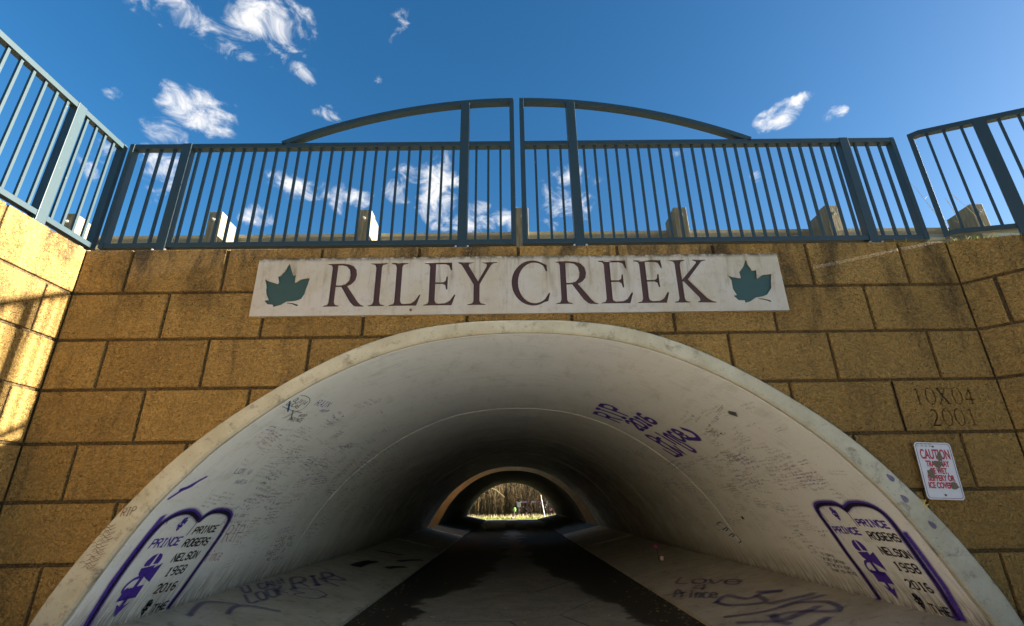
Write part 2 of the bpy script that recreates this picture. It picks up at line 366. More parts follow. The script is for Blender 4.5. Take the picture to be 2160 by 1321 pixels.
tag(from_bm('far_bank', bm, MAT['far_soil'], smooth=True), kind='structure')

XL, XR = -4.076, 4.295
PHI = math.radians(44); WD = Vector((math.sin(PHI), -math.cos(PHI), 0))
def left_top(y): return 0 if y > -6.5 else (y+6.5)*.30  # out of view the top stays level, lengthened to bounce sun inward
def right_top(t): return -.27*t if t < 1.1 else -.297-.75*(t-1.1)  # out of view the top drops steeply, shaped to let sun reach the ground
def embank(name, y0, y1, zf):
    bm = bmesh.new(); nx, ny = 60, 30
    xs = [-34+68*i/nx for i in range(nx+1)]; ys = [y0+(y1-y0)*j/ny for j in range(ny+1)]
    G = [[bm.verts.new((x, y, zf(x, y))) for x in xs] for y in ys]
    for j in range(ny):
        for i in range(nx): bm.faces.new((G[j][i], G[j][i+1], G[j+1][i+1], G[j+1][i]))
    return tag(from_bm(name, bm, MAT['soil'], smooth=True), kind='structure')
embank('embankment', .28, 17.8, lambda x, y: -.06+min(1, (y-.28)/1.2)*.38)
embank('embankment_far', 21.1, 37.6, lambda x, y: .3)
tag(from_bm('road', box_bm(-34, 34, 2.0, 16.5, .33, .345), MAT['asphalt']), kind='structure')
# slopes beside the wing walls
bm = bmesh.new(); A = []
for j in range(24):
    y = .3-j*.55; row = []
    for i in range(16):
        x = XL-.22-i*1.9; top = min(-.08+left_top(y), 0); z = max(top if j else -.06, -3.7); row.append(bm.verts.new((x, y, z)))
    A.append(row)
for a, b in zip(A, A[1:]):
    for i in range(15): bm.faces.new((a[i], a[i+1], b[i+1], b[i]))
tag(from_bm('slope', bm, MAT['soil'], smooth=True), kind='structure')
bm = bmesh.new(); A = []
for j in range(24):
    t = j*.45; row = []
    for i in range(16):
        p = Vector((XR, 0, 0))+WD*t+Vector((.2, .3, 0))+Vector((1, 0.02, 0))*i*1.9; row.append(bm.verts.new((p.x, p.y if j else .3, max(-.07+right_top(t), -3.7))))
    A.append(row)
for a, b in zip(A, A[1:]):
    for i in range(15): bm.faces.new((a[i], a[i+1], b[i+1], b[i]))
tag(from_bm('slope', bm, MAT['soil'], smooth=True), kind='structure')

# ------------------------------------------------------------------ block walls
H = .457; JT = .014; DEP = .024
front = thing('block_wall', 'tan rough-faced block wall above and around the tunnel arch, cut with the date at right', 'wall')
ev = [XL, -3.62, -2.704, -1.796, -.856, .105, 1.067, 1.999, 2.91, 3.823, XR]
od = [XL, -3.166, -2.26, -1.334, -.381, .588, 1.529, 2.465, 3.368, XR]
# backing with the arch cut out
pts = [(XL-.3, -3.8), (XL-.3, -.004), (XR+.3, -.004), (XR+.3, -3.8)]
arch_pts = [(CX+p.x, p.y) for p in reversed(outer_h)]+[(CX-p.x, p.y) for p in outer_h[1:]]
from_bm('backing', prism_xz(pts+arch_pts, DEP, .30), MAT['joint'], front)
def block_polys(x0, x1, z0, z1):
    """part of the rectangle lying outside the arch ring, as x-monotone polygons"""
    n = 28; xs = [x0+(x1-x0)*i/n for i in range(n+1)]; out = []; cur = []
    for x in xs:
        lo = max(z0, arch_z(x, outer_h)+.006) if abs(x-CX) < 3.88 else z0
        if lo < z1-.015: cur.append((x, lo))
        else:
            if len(cur) > 1: out.append(cur)
            cur = []
    if len(cur) > 1: out.append(cur)
    res = []
    for c in out:
        low = [c[0]]
        for k in range(1, len(c)-1):
            if abs((c[k+1][1]-c[k][1])-(c[k][1]-c[k-1][1])) > 1e-6 or c[k][1] > z0+1e-6: low.append(c[k])
        low.append(c[-1]); res.append(low+[(c[-1][0], z1), (c[0][0], z1)])
    return res
# --- serif glyph outlines (unit cap height)
STL = [(0, 1), (0, .98), (.09, .955), (.115, .9), (.115, .1), (.09, .045), (0, .02), (0, 0)]
def ell(cx, cy, rx, ry, a0, a1, n=18): return [(cx+rx*math.cos(math.radians(a0+(a1-a0)*k/n)), cy+ry*math.sin(math.radians(a0+(a1-a0)*k/n))) for k in range(n+1)]
GL = {
'I': (.36, [STL+[(.36, 0), (.36, .02), (.27, .045), (.245, .1), (.245, .9), (.27, .955), (.36, .98), (.36, 1)]]),
'L': (.66, [STL+[(.60, 0), (.68, .25), (.65, .25), (.56, .11), (.47, .055), (.32, .045), (.265, .065), (.245, .12), (.245, .9), (.27, .955), (.37, .98), (.37, 1)]]),
'E': (.68, [STL+[(.60, 0), (.68, .24), (.65, .25), (.56, .11), (.47, .055), (.32, .045), (.265, .065), (.245, .12), (.245, .49), (.40, .49), (.455, .46), (.475, .36), (.505, .36), (.505, .67), (.475, .67), (.46, .57), (.41, .535), (.245, .535), (.245, .955), (.44, .955), (.52, .925), (.565, .81), (.595, .81), (.585, 1)]]),
'Y': (.84, [[(0, 1), (0, .98), (.07, .94), (.335, .47), (.335, .1), (.31, .045), (.21, .02), (.21, 0), (.59, 0), (.59, .02), (.49, .045), (.465, .1), (.465, .47), (.70, .91), (.75, .96), (.84, .98), (.84, 1), (.52, 1), (.52, .98), (.61, .95), (.615, .91), (.43, .55), (.225, .92), (.24, .96), (.33, .98), (.33, 1)]]),
'C': (.80, [[(.775, .92)]+ell(.46, .5, .46, .53, 62, 300, 30)+[(.78, .07), (.83, .26), (.80, .26), (.72, .13)]+ell(.50, .5, .36, .47, -52, -308, 30)[1:-1]+[(.70, .89), (.755, .76), (.785, .76)]]),
'R': (.88, [STL+[(.36, 0), (.36, .02), (.27, .045), (.245, .1), (.245, .445), (.37, .445), (.60, .10), (.69, .015), (.74, -.005), (.92, -.01), (.92, .01), (.84, .04), (.77, .11), (.505, .46), (.60, .51), (.675, .60), (.70, .72), (.675, .85), (.59, .945), (.47, .99), (.33, 1)],
      [(.245, .95), (.33, .955), (.44, .93), (.52, .85), (.55, .72), (.53, .61), (.46, .52), (.35, .487), (.245, .487)]]),
'K': (.90, [STL+[(.36, 0), (.36, .02), (.27, .045), (.245, .1), (.245, .48), (.27, .485), (.58, .11), (.595, .05), (.53, .02), (.53, 0), (.96, -.01), (.96, .01), (.86, .04), (.77, .10), (.385, .54), (.70, .89), (.76, .955), (.86, .98), (.86, 1), (.55, 1), (.55, .98), (.63, .955), (.62, .915), (.245, .53), (.245, .9), (.27, .955), (.36, .98), (.36, 1)]]),
'1': (.42, [[(.0, 0), (.40, 0), (.40, .02), (.27, .05), (.24, .1), (.24, 1.0), (.20, 1.0), (.0, .87), (.02, .85), (.15, .89), (.15, .1), (.12, .05), (.0, .02)]]),
'0': (.66, [ell(.33, .5, .33, .52, 0, 345, 23), ell(.33, .5, .235, .47, 0, 345, 23)]),
'X': (.80, [[(0, 0), (.25, 0), (.25, .02), (.15, .06), (.36, .42), (.57, .06), (.50, .02), (.50, 0), (.82, 0), (.82, .02), (.74, .06), (.44, .54), (.66, .93), (.76, .98), (.76, 1), (.52, 1), (.52, .98), (.60, .94), (.40, .62), (.23, .93), (.32, .98), (.32, 1), (0, 1), (0, .98), (.09, .94), (.34, .50), (.09, .07), (0, .02)]]),
'4': (.64, [[(.28, 0), (.56, 0), (.56, .02), (.46, .05), (.46, .25), (.62, .25), (.62, .31), (.46, .31), (.46, 1), (.41, 1), (.0, .31), (.0, .25), (.37, .25), (.37, .05), (.28, .02)], [(.08, .31), (.37, .31), (.37, .80)]]),
'2': (.62, [[(.0, 0), (.54, 0), (.61, .2), (.58, .2), (.51, .09), (.15, .08), (.40, .38), (.50, .58), (.52, .76), (.44, .93), (.28, 1.01), (.12, .95), (.02, .78), (.05, .77), (.13, .87), (.25, .9), (.36, .84), (.41, .7), (.36, .53), (.0, .04)]]),
}
def carved_face(outer, holes, yf, depth, name, mat, parent):
    """a slab face with holes cut through it, extruded: real incised lettering"""
    cu = bpy.data.curves.new(name, 'CURVE'); cu.dimensions = '2D'; cu.fill_mode = 'BOTH'; cu.extrude = depth/2
    for poly in [outer]+holes:
        sp = cu.splines.new('POLY'); sp.points.add(len(poly)-1); sp.use_cyclic_u = True
        for p, (x, z) in zip(sp.points, poly): p.co = (x, z, 0, 1)
    to = bpy.data.objects.new('tmp', cu); C.objects.link(to); dg = bpy.context.evaluated_depsgraph_get()
    me = bpy.data.meshes.new_from_object(to.evaluated_get(dg)); bpy.data.objects.remove(to); me.materials.clear(); me.name = name
    for v in me.vertices: x, z, y = v.co; v.co = (x, yf+depth/2-y, z)
    bm = bmesh.new(); bm.from_mesh(me); bmesh.ops.remove_doubles(bm, verts=bm.verts, dist=1e-5)
    bmesh.ops.recalc_face_normals(bm, faces=bm.faces); bm.to_mesh(me); bm.free()
    return link(name, me, mat, parent)
def place_glyph(ch, x, z, sx, sz): return [[(x+a*sx, z+b*sz) for a, b in c] for c in GL[ch][1]]
for row in range(8):
    js = ev if row % 2 == 0 else od
    z1 = -row*H-(JT if row else .002); z0 = -(row+1)*H+JT
    for a, b in zip(js, js[1:]):
        x0 = a+(JT if a > XL else .004); x1 = b-(JT if b < XR else .004)
        if row == 3 and b == XR:
            holes = []
            xs_ = 3.50
            for ch, x in zip('10X04', (3.535, 3.625, 3.725, 3.86, 3.965)): holes += place_glyph(ch, x, -1.594, .135, .145)
            for ch, x in zip('2001', (3.615, 3.715, 3.82, 3.945)): holes += place_glyph(ch, x, -1.778, .135, .145)
            carved_face([(x0, z0), (x1, z0), (x1, z1), (x0, z1)], holes, 0.0, .012, 'inscribed_block', MAT['block'], front)['label'] = 'block cut with 10X04 over 2001'
            from_bm('block_core', box_bm(x0, x1, .0125, .03, z0, z1), MAT['engrave'], front)
            continue
        for poly in block_polys(x0, x1, z0, z1):
            dy = R.uniform(-.0025, .0025)
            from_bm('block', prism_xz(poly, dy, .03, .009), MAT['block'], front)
# wing walls: rows of blocks along a direction from the corner
def wing(name, label, origin, d, nrm, topf, length, joints_even, joints_odd):
    root = thing(name, label, 'wall')
    def pt(t, z, depth): return Vector(origin)+d*t+nrm*depth+Vector((0, 0, z))
    def prism(poly, df, db, cham):
        bm = prism_xz(poly, -df, -db, cham)
        for v in bm.verts:
            t, dep, z = v.co.x, -v.co.y, v.co.z; v.co = pt(t, z, dep)
        return bm
    tt = [length*i/24 for i in range(25)]
    from_bm('backing', prism([(0, -3.8)]+[(t, topf(t)-.006) for t in tt]+[(length, -3.8)], -DEP, -.26, 0), MAT['joint'], root)
    for row in range(8):
        js = joints_even if row % 2 == 0 else joints_odd
        for a, b in zip(js, js[1:]):
            x0, x1 = a+JT*(a > 0)+.006*(a == 0), b-JT; lo = -(row+1)*H+JT; hi = -row*H-(JT if row else 0)
            p0, p1 = min(hi, topf(x0)), min(hi, topf(x1))
            if max(p0, p1) < lo+.02: continue
            poly = [(x0, lo), (x1, lo), (x1, max(p1, lo+.005)), (x0, max(p0, lo+.006))]
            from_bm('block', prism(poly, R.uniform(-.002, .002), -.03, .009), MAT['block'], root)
    return root
je = [0, .80]+[.80+.914*i for i in range(1, 11)]; jo = [0, .262]+[.262+.914*i for i in range(1, 11)]
wing('wing_wall', 'sunlit tan block wing wall at the left with the railing shadow on it', (XL, 0, 0), Vector((0, -1, 0)), Vector((1, 0, 0)), lambda t: left_top(-t), 10.0, je, jo)
n_r = Vector((-math.cos(PHI), -math.sin(PHI), 0))
je2 = [0, .72]+[.72+.914*i for i in range(1, 11)]; jo2 = [0, .235]+[.235+.914*i for i in range(1, 12)]
wing('wing_wall', 'shaded tan block wing wall at the right, its top stepping down from the corner', (XR, 0, 0), WD, n_r, right_top, 5.3, je2, jo2)

# ------------------------------------------------------------------ tunnels
tun = thing('arch_tunnel', 'white painted arch tunnel covered in marker writing and purple spray paint', 'tunnel', loc=(0, 0, 0))
def strip(name, loops, mat, parent, smooth=True, close=False):
    bm = bmesh.new(); V = [[bm.verts.new(p) for p in l] for l in loops]
    for A, B in zip(V, V[1:]+([V[0]] if close else [])):
        for i in range(len(A)-1): bm.faces.new((A[i], A[i+1], B[i+1], B[i]))
    return from_bm(name, bm, mat, parent, smooth)
def full(prof, y, off=0):
    L = []
    seq = [(-p.x, p.y) for p in reversed(prof)]+[(p.x, p.y) for p in prof[1:]]
    for i, (x, z) in enumerate(seq):
        a = Vector(seq[max(i-1, 0)]); b = Vector(seq[min(i+1, len(seq)-1)]); t = (b-a).normalized(); n = Vector((-t.y, t.x))
        L.append(Vector((CX+x+n.x*off, y, z+n.y*off)))
    return L
# the ring: flat precast edge, chamfered into the soffit
ring = strip('arch_ring', [full(outer_h, .04), full(outer_h, -.028), full(outer_h, -.034, -.012), full(inner_h, -.026, .022), full(inner_h, -.012, .004), full(inner_h, .012, .0), full(inner_h, .012, .05)], MAT['ring'], tun)
for p in ring.data.polygons: p.use_smooth = False
cuts = [.02, 1.95, 3.85, 5.8, 7.75, 9.8, 11.8, 13.8, 15.8, 17.9]
for i, (a, b) in enumerate(zip(cuts, cuts[1:])):
    off = (0, .003, -.002, .002, 0, .003, -.002, .002, 0)[i]
    e = .003
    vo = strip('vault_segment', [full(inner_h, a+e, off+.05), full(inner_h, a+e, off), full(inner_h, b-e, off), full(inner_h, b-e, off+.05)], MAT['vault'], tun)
    nl = len(full(inner_h, 0))
    for ed in vo.data.edges:
        i0, i1 = ed.vertices; r0_, r1_ = i0//nl, i1//nl
        if r0_ == r1_ and r0_ in (1, 2): ed.use_edge_sharp = True
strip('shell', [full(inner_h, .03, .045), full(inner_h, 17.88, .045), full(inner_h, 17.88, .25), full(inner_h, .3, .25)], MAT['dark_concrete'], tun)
for s in (-1, 1):
    for a, b in ((-.9, 5.8), (5.81, 11.8), (11.81, 17.9), (17.91, 20.8)):
        bm = bmesh.new(); P = [(3.62, -3.2785), (APX, APZ), (APX+.005, -3.8), (3.62, -3.8)]
        if b > 17 or a < 0: P[0] = (3.52, -3.2755)
        A = [bm.verts.new((CX+s*x, a, z)) for x, z in P]; B = [bm.verts.new((CX+s*x, b, z)) for x, z in P]
        for k in range(4): bm.faces.new((A[k], A[(k+1) % 4], B[(k+1) % 4], B[k]))
        bm.faces.new(A); bm.faces.new(B)
        from_bm('apron', bm, MAT['apron'] if a < 17 else MAT['dark_concrete'], tun)  # shade of the gap piece is put into a darker concrete colour
# gap between the two tunnels, open to the sky
gap = thing('gap_wall', 'plain concrete shaft walls between the two tunnels, open to the sky', 'wall')
def headwall(y0, y1, name, mat, parent, halfw=4.7, ztop=.3):
    pr = [(CX+p.x, p.y) for p in reversed(inner_h)]+[(CX-p.x, p.y) for p in inner_h[1:]]
    return from_bm(name, prism_xz([(CX-halfw, -3.8), (CX-halfw, ztop), (CX+halfw, ztop), (CX+halfw, -3.8)]+pr, y0, y1), mat, parent)
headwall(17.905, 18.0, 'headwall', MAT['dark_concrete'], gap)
for s in (-1, 1): from_bm('side_wall', box_bm(CX+s*4.65-.1, CX+s*4.65+.1, 18.003, 20.797, -3.8, .42), MAT['gap_side'], gap)
tun2 = thing('arch_tunnel', 'second darker arch tunnel with a tan headwall seen through the first', 'tunnel')
headwall(20.8, 21.0, 'headwall', MAT['tanwall'], tun2)
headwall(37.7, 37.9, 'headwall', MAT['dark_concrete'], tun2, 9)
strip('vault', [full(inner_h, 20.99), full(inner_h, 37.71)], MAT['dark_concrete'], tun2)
for s in (-1, 1):
    bm = bmesh.new(); P = [(3.6, -3.2785), (APX, APZ), (APX+.005, -3.8), (3.6, -3.8)]
    A = [bm.verts.new((CX+s*x, 20.81, z)) for x, z in P]; B = [bm.verts.new((CX+s*x, 38.4, z)) for x, z in P]
    for k in range(4): bm.faces.new((A[k], A[(k+1) % 4], B[(k+1) % 4], B[k]))
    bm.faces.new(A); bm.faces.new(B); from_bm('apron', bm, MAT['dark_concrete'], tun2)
# vines hanging over the second headwall at its upper left
vn = thing('hanging_vine', 'dark straggling vine hanging over the left of the tan inner arch', 'vine')
for k, (x, z, ln) in enumerate([(-2.62, -1.62, .55), (-2.4, -1.5, .42), (-2.2, -1.38, .5), (-2.0, -1.2, .34), (-3.0, -2.0, .5), (-3.1, -2.1, .6)]):
    bm = bmesh.new()
    for q in range(4):
        p = Vector((x+R.uniform(-.08, .08), 18.4, z+.3)); pts = [p.copy()]
        for _ in range(5): p = p+Vector((R.uniform(-.05, .05), R.uniform(-.03, .03), -ln/5*R.uniform(.6, 1.3))); pts.append(p.copy())
        tube(bm, pts, .045, .015, 4)
    from_bm('strand', bm, MAT['vine'], vn)

# ------------------------------------------------------------------ lettering on the vault
class Ink:
    """ribbons of paint or marker laid on a curved surface, 3 mm proud, each a little above the last"""
    def __init__(s, base=.002, mapper=onsurf): s.v = []; s.f = []; s.a = []; s.off = base; s.map = mapper
    def stroke(s, pts, hw, soft=0., step=.12, dz=.00006):
        P = [Vector(pts[0])]
        for a, b in zip(pts, pts[1:]):
            a, b = Vector(a), Vector(b); L = (b-a).length
            if L < 1e-6: continue
            n = max(1, int(L/step))
            for k in range(1, n+1): P.append(a.lerp(b, k/n))
        if len(P) < 2: return
        s.off += dz
        cols = [(-hw-soft, 0), (-hw*.7, 1), (hw*.7, 1), (hw+soft, 0)] if soft else [(-hw, 1), (hw, 1)]
        if soft:
            d0 = (P[0]-P[1]).normalized(); d1 = (P[-1]-P[-2]).normalized(); P = [P[0]+d0*(hw+soft)*.8]+P+[P[-1]+d1*(hw+soft)*.8]
        base = len(s.v); m = len(cols)
        for i, p in enumerate(P):
            t = (P[min(i+1, len(P)-1)]-P[max(i-1, 0)]).normalized(); n = Vector((-t.y, t.x))
            if 0 < i < len(P)-1:
                t1 = (P[i]-P[i-1]).normalized(); n1 = Vector((-t1.y, t1.x)); c = max(.55, n.dot(n1)); n = n/c
            for w_, al in cols:
                q = p+n*w_; s.v.append(s.map(q.x, q.y, s.off)); s.a.append(0 if soft and i in (0, len(P)-1) else al)
        for i in range(len(P)-1):
            for k in range(m-1): a = base+i*m+k; s.f.append((a, a+1, a+m+1, a+m))
    def fill(s, poly, soft=.0, cut=2, dz=.00006):
        s.off += dz; bm = bmesh.new(); f = bm.faces.new([bm.verts.new((x, y, 0)) for x, y in poly])
        bmesh.ops.triangulate(bm, faces=[f], ngon_method='EAR_CLIP')
        if cut: bmesh.ops.subdivide_edges(bm, edges=bm.edges[:], cuts=cut, use_grid_fill=True)
        base = len(s.v); bm.verts.index_update()
        for v in bm.verts: s.v.append(s.map(v.co.x, v.co.y, s.off)); s.a.append(1)
        for f in bm.faces: s.f.append(tuple(base+v.index for v in f.verts))
        bm.free()
        if soft: s.stroke(list(poly)+[poly[0]], soft*.3, soft)
    def build(s, name, mat, parent, **k):
        me = bpy.data.meshes.new(name); me.from_pydata([tuple(v) for v in s.v], [], s.f)
        at = me.attributes.new('soft', 'FLOAT', 'POINT'); at.data.foreach_set('value', [float(a) for a in s.a])
        o = link(name, me, mat, parent); tag(o, **k); return o
FONT = {'A': "002640 1232", 'B': "00063645443303 3342413000", 'C': "4536160501103041", 'D': "00062645412000", 'E': "40000646 0333", 'F': "000646 0333",
'G': "45361605011030414323", 'H': "0006 4046 0343", 'I': "2026 1030 1636", 'J': "0110304146", 'K': "0006 4603 0340", 'L': "060040", 'M': "0006234640",
'N': "00064046", 'O': "103041453616050110", 'P': "00063645443303", 'R': "00063645443303 2340", 'S': "453616050413334241301001", 'T': "2026 0646",
'U': "060110304146", 'V': "062046", 'W': "0610243046", 'X': "0046 0640", 'Y': "062346 2320", 'Z': "06460040", '0': "103041453616050110",
'1': "152620 1030", '2': "05163645440040", '3': "05163645443323 334241301001", '4': "30360242", '5': "460603334241301001", '6': "3616050110304142330302",
'8': "13040516364544331302011030414233", '9': "1030414536160504133343", 'r': "0004 03142434", 'i': "2024 2526", 'n': "0004 03143430", 'c': "34140301103041",
'e': "02424334140301103041", 'o': "103041433414030110", 'v': "042044", 'a': "4044 41301001031434 43", 'u': "040110304144 4440", 'k': "0006 3401 1230", '-': "1333", 'l': "2620", 's': "34140312213000", 't': "2620 1434", 'h': "0006 03143430", 'm': "0004 0314242023344340", 'y': "0422 4410"}
def glyph(ch):
    for st in FONT.get(ch, "").split():
        yield [(int(st[i])/4, int(st[i+1])/6) for i in range(0, len(st)-1, 2)]
def smooth(pts, n=3):
    if len(pts) < 3: return pts
    P = [pts[0]]+list(pts)+[pts[-1]]; o = []
    for i in range(1, len(P)-2):
        for k in range(n):
            t = k/n; a, b, c, d = [Vector(q) for q in P[i-1:i+3]]
            v = .5*((2*b)+(-a+c)*t+(2*a-5*b+4*c-d)*t*t+(-a+3*b-3*c+d)*t**3); o.append((v.x, v.y))
    return o+[pts[-1]]
def write(ik, text, O, X, Y, hw, soft=0, sm=False, jit=0, adv=1.32):
    """text on the affine frame: O baseline start, X baseline end, Y top of the first letter"""
    O, X, Y = Vector(O), Vector(X), Vector(Y); n = len(text); W = (n-1)*adv+1; ux = (X-O)/W; uy = Y-O
    for i, ch in enumerate(text):
        jx, jy, js = R.uniform(-jit, jit), R.uniform(-jit, jit), 1+R.uniform(-jit, jit)
        for st in glyph(ch):
            pts = [tuple(O+ux*(i*adv+x*js+jx)+uy*(y*js+jy)) for x, y in st]
            ik.stroke(smooth(pts) if sm else pts, hw, soft)
# each text: (string, baseline start, baseline end, top of first letter) as (distance round the vault from its crown, depth into the tunnel)
LV = [.0036]
def part_ink(name, mat, fn, parent=None):
    ik = Ink(LV[0]); fn(ik); LV[0] += .00002; o = ik.build(name, MAT[mat], parent or tun)
    if name == 'paint_drips': o['kind'] = 'stuff'
    return o
P_, K_ = 'spray_purple', 'spray_black'
LS = [(-4.47, .30), (-4.24, .26), (-4.04, .24), (-3.85, .235), (-3.68, .235), (-3.56, .26), (-3.49, .33), (-3.455, .44), (-3.46, .58), (-3.53, .76)]
LS2 = [(-3.55, .80), (-3.49, .84), (-3.455, .92), (-3.455, 1.08), (-3.49, 1.24), (-3.567, 1.34), (-3.744, 1.39), (-3.94, 1.395), (-4.13, 1.385), (-4.31, 1.375), (-4.485, 1.34)]
RS = [(4.485, 1.23), (4.225, 1.22), (4.02, 1.225), (3.865, 1.21), (3.70, 1.19), (3.60, 1.18), (3.515, 1.13), (3.475, 1.03), (3.465, .88), (3.475, .75), (3.53, .69)]
RS2 = [(3.53, .68), (3.475, .54), (3.47, .38), (3.50, .27), (3.564, .215), (3.66, .205), (3.816, .224), (3.967, .242), (4.114, .255), (4.27, .275), (4.485, .32)]
for A_, B_, ex, dv in ((LS, LS2, [(-3.50, .20), (-4.05, .20), (-4.48, .27)], [(-3.505, .76), (-3.60, .775), (-3.70, .765)]), (RS, RS2, [(3.75, .155), (4.2, .19), (4.48, .27)], [(3.53, .685), (3.71, .70)])):
    def pur(ik):
        ik.stroke(ex, .003, .05)
        for L in (A_, B_): ik.stroke(smooth(L, 4), .014, .042, step=.05)
    part_ink('tablet_outline', P_, pur); LV[0] += .0002
    def drips(ik):
        for L in (A_, B_):
            for _ in range(5):
                q = R.choice(L[4:9]); sg_ = 1 if q[0] > 0 else -1; l_ = R.uniform(.05, .16)
                ik.stroke([(q[0], q[1]+R.uniform(-.04, .04)), (q[0]+sg_*l_, q[1]+R.uniform(-.01, .01))], .0028, .002)
    part_ink('paint_drips', P_, drips).update_tag(); LV[0] += .0004
    def blk(ik):
        for L in (A_, B_): ik.stroke([(s+(.012 if s > 0 else -.012), y) for s, y in smooth(L, 4)], .011, .012, step=.05)
        ik.stroke(dv, .004, .003)
    part_ink('tablet_core_line', K_, blk)  # black spray core along the purple outline
LV[0] = .0046
for t, O, X, Y in [('PRINCE', (-3.785, .34), (-3.788, .73), (-3.71, .34)), ('PRINCE', (3.795, 1.13), (3.795, .75), (3.73, 1.13)), ('PRINCE', (3.70, .665), (3.705, .285), (3.635, .665))]:
    part_ink('stencil_word', P_, lambda ik: write(ik, t, O, X, Y, R.uniform(.0065, .0085), .004, jit=.045))
ST = [('PRINCE', (-3.69, .84), (-3.69, 1.22), (-3.62, .84)), ('ROGERS', (-3.82, .83), (-3.83, 1.24), (-3.745, .83)), ('NELSON', (-3.96, .83), (-3.968, 1.22), (-3.885, .83)),
      ('1958', (-4.105, .89), (-4.11, 1.17), (-4.025, .89)), ('2016', (-4.265, .90), (-4.28, 1.21), (-4.185, .90)), ('THE', (-4.47, 1.07), (-4.475, 1.27), (-4.40, 1.07)),
      ('ROGERS', (3.83, .65), (3.83, .275), (3.76, .65)), ('NELSON', (3.972, .655), (3.978, .30), (3.905, .655)), ('1958', (4.118, .61), (4.113, .34), (4.042, .61)),
      ('2016', (4.276, .63), (4.276, .365), (4.20, .63)), ('THE', (4.475, .55), (4.475, .35), (4.40, .55))]
for t, O, X, Y in ST: part_ink('stencil_word', K_, lambda ik: write(ik, t, O, X, Y, R.uniform(.0066, .0085), .003, jit=.04, adv=1.42))
def symbol(ik, s0, s1, y, sg, wd=None):
    """upright horn-crossed symbol; s0 foot, s1 top, y axis, sg reading direction along y"""
    h = s0-s1                                   # signed height along s (towards crown)
    W = wd or abs(h)
    def q(u, v): return (s0-h*v, y+sg*u*W)
    def poly(P): ik.fill([q(*p) for p in P], .004)
    poly([(-.02, .99), (-.11, .96), (-.16, .89), (-.165, .83), (-.13, .80), (-.03, .80)])
    poly([(.03, .99), (.12, .96), (.165, .89), (.16, .82), (.05, .82)])
    poly([(-.17, .77), (-.05, .735), (.03, .77), (.12, .79), (.13, .70), (.06, .62), (-.06, .62), (-.14, .68)])
    poly([(.05, .70), (.30, .80), (.26, .66), (.29, .50), (.06, .61)])
    ik.stroke(smooth([q(-.05, .62), q(-.16, .60), q(-.24, .53), q(-.25, .45), q(-.20, .41), q(-.16, .45)], 4), .014*W/.55, .004)
    poly([(-.035, .66), (.035, .66), (.03, .10), (-.03, .10)])
    poly([(-.20, .45), (-.10, .39), (.10, .39), (.20, .46), (.17, .33), (.21, .26), (.05, .31), (-.05, .31), (-.21, .26), (-.17, .34)])
    poly([(0, 0), (.13, .20), (.05, .15), (.03, .17), (-.03, .17), (-.05, .15), (-.13, .20)])
for c_, a_ in ((P_, (-4.40, -3.85, .55, 1, .55)), (P_, (4.43, 3.855, .93, -1, .50)),
               (K_, (-4.47, -4.33, .95, 1, .17)), (K_, (4.47, 4.33, .65, -1, .17)), (P_, (-3.645, -3.51, .55, 1, .16)), (P_, (3.655, 3.515, .90, -1, .16))):
    part_ink('stencil_symbol', c_, lambda ik: symbol(ik, *a_))
for O, X, Y, t in [((1.62, 3.32), (1.58, 2.50), (1.24, 3.36), 'RIP'), ((1.915, 3.17), (1.918, 2.34), (1.68, 3.10), '2016'), ((2.375, 3.24), (2.345, 2.15), (2.08, 3.29), 'Prince'), ((2.555, 3.34), (2.562, 2.837), (2.38, 3.40), 'LUV'), ((2.566, 2.606), (2.568, 2.47), (2.39, 2.66), 'U')]:
    part_ink('spray_word', P_, lambda ik: write(ik, t, O, X, Y, (.019 if t not in ('LUV', 'U') else .014), .024, sm=t in ('Prince', '2016'), jit=.03, adv=1.35))
part_ink('spray_tail', P_, lambda ik: ik.stroke(smooth([(2.35, 2.2), (2.40, 1.98), (2.28, 1.9), (2.18, 2.0)]), .03, .02))
for L in ([(-3.32, .06), (-3.234, .117), (-3.083, .257)], [(-3.228, .09), (-3.184, .19), (-3.12, .214)], [(-3.24, .10), (-3.20, .17)]): part_ink('spray_slash', P_, lambda ik: ik.stroke(L, .012, .008))
mk = Ink(.0035)
for t, O, X, Y in [('OLIVIA', (-2.125, .09), (-2.115, .31), (-2.075, .075)), ('LUCAS', (-2.18, .075), (-2.175, .30), (-2.14, .06)), ('RIP', (-2.25, .49), (-2.23, .60), (-2.215, .47)),
                   ('PRINCE', (-2.33, .42), (-2.29, .65), (-2.285, .40)), ('LOVE AND', (-3.935, 2.97), (-3.94, 3.52), (-3.875, 2.96)), ('MISS YOU', (-4.033, 3.05), (-4.045, 3.64), (-3.97, 3.04)),
                   ('SWEET P', (-4.12, 2.93), (-4.138, 3.48), (-4.055, 2.92)), ('WE LUV U', (-4.20, 3.06), (-4.222, 3.57), (-4.155, 3.05)), ('THANK YOU PRINCE', (4.275, 1.74), (4.265, 1.31), (4.24, 1.73)),
                   ('MY SWEET SOMETHING', (4.15, 1.75), (4.155, 1.39), (4.118, 1.74)), ('LIFETIME WITH YOURS', (4.21, 1.77), (4.211, 1.35), (4.178, 1.76)), ('TO CORRIE', (4.09, 1.72), (4.095, 1.49), (4.06, 1.71))]:
    write(mk, t, O, X, Y, .0038 if O[0] < -3 or O[0] < 0 else .0028, 0, sm=True, jit=.06)
mk.stroke(smooth([(-2.033, .039), (-2.015, .146), (-2.03, .25), (-2.068, .31), (-2.145, .36), (-2.19, .33), (-2.21, .25), (-2.208, .04)]), .0035)
mk.stroke([(-2.20, .25), (-2.30, .42)], .006); mk.stroke([(-2.32, .28), (-2.20, .33), (-2.19, .42)], .005)
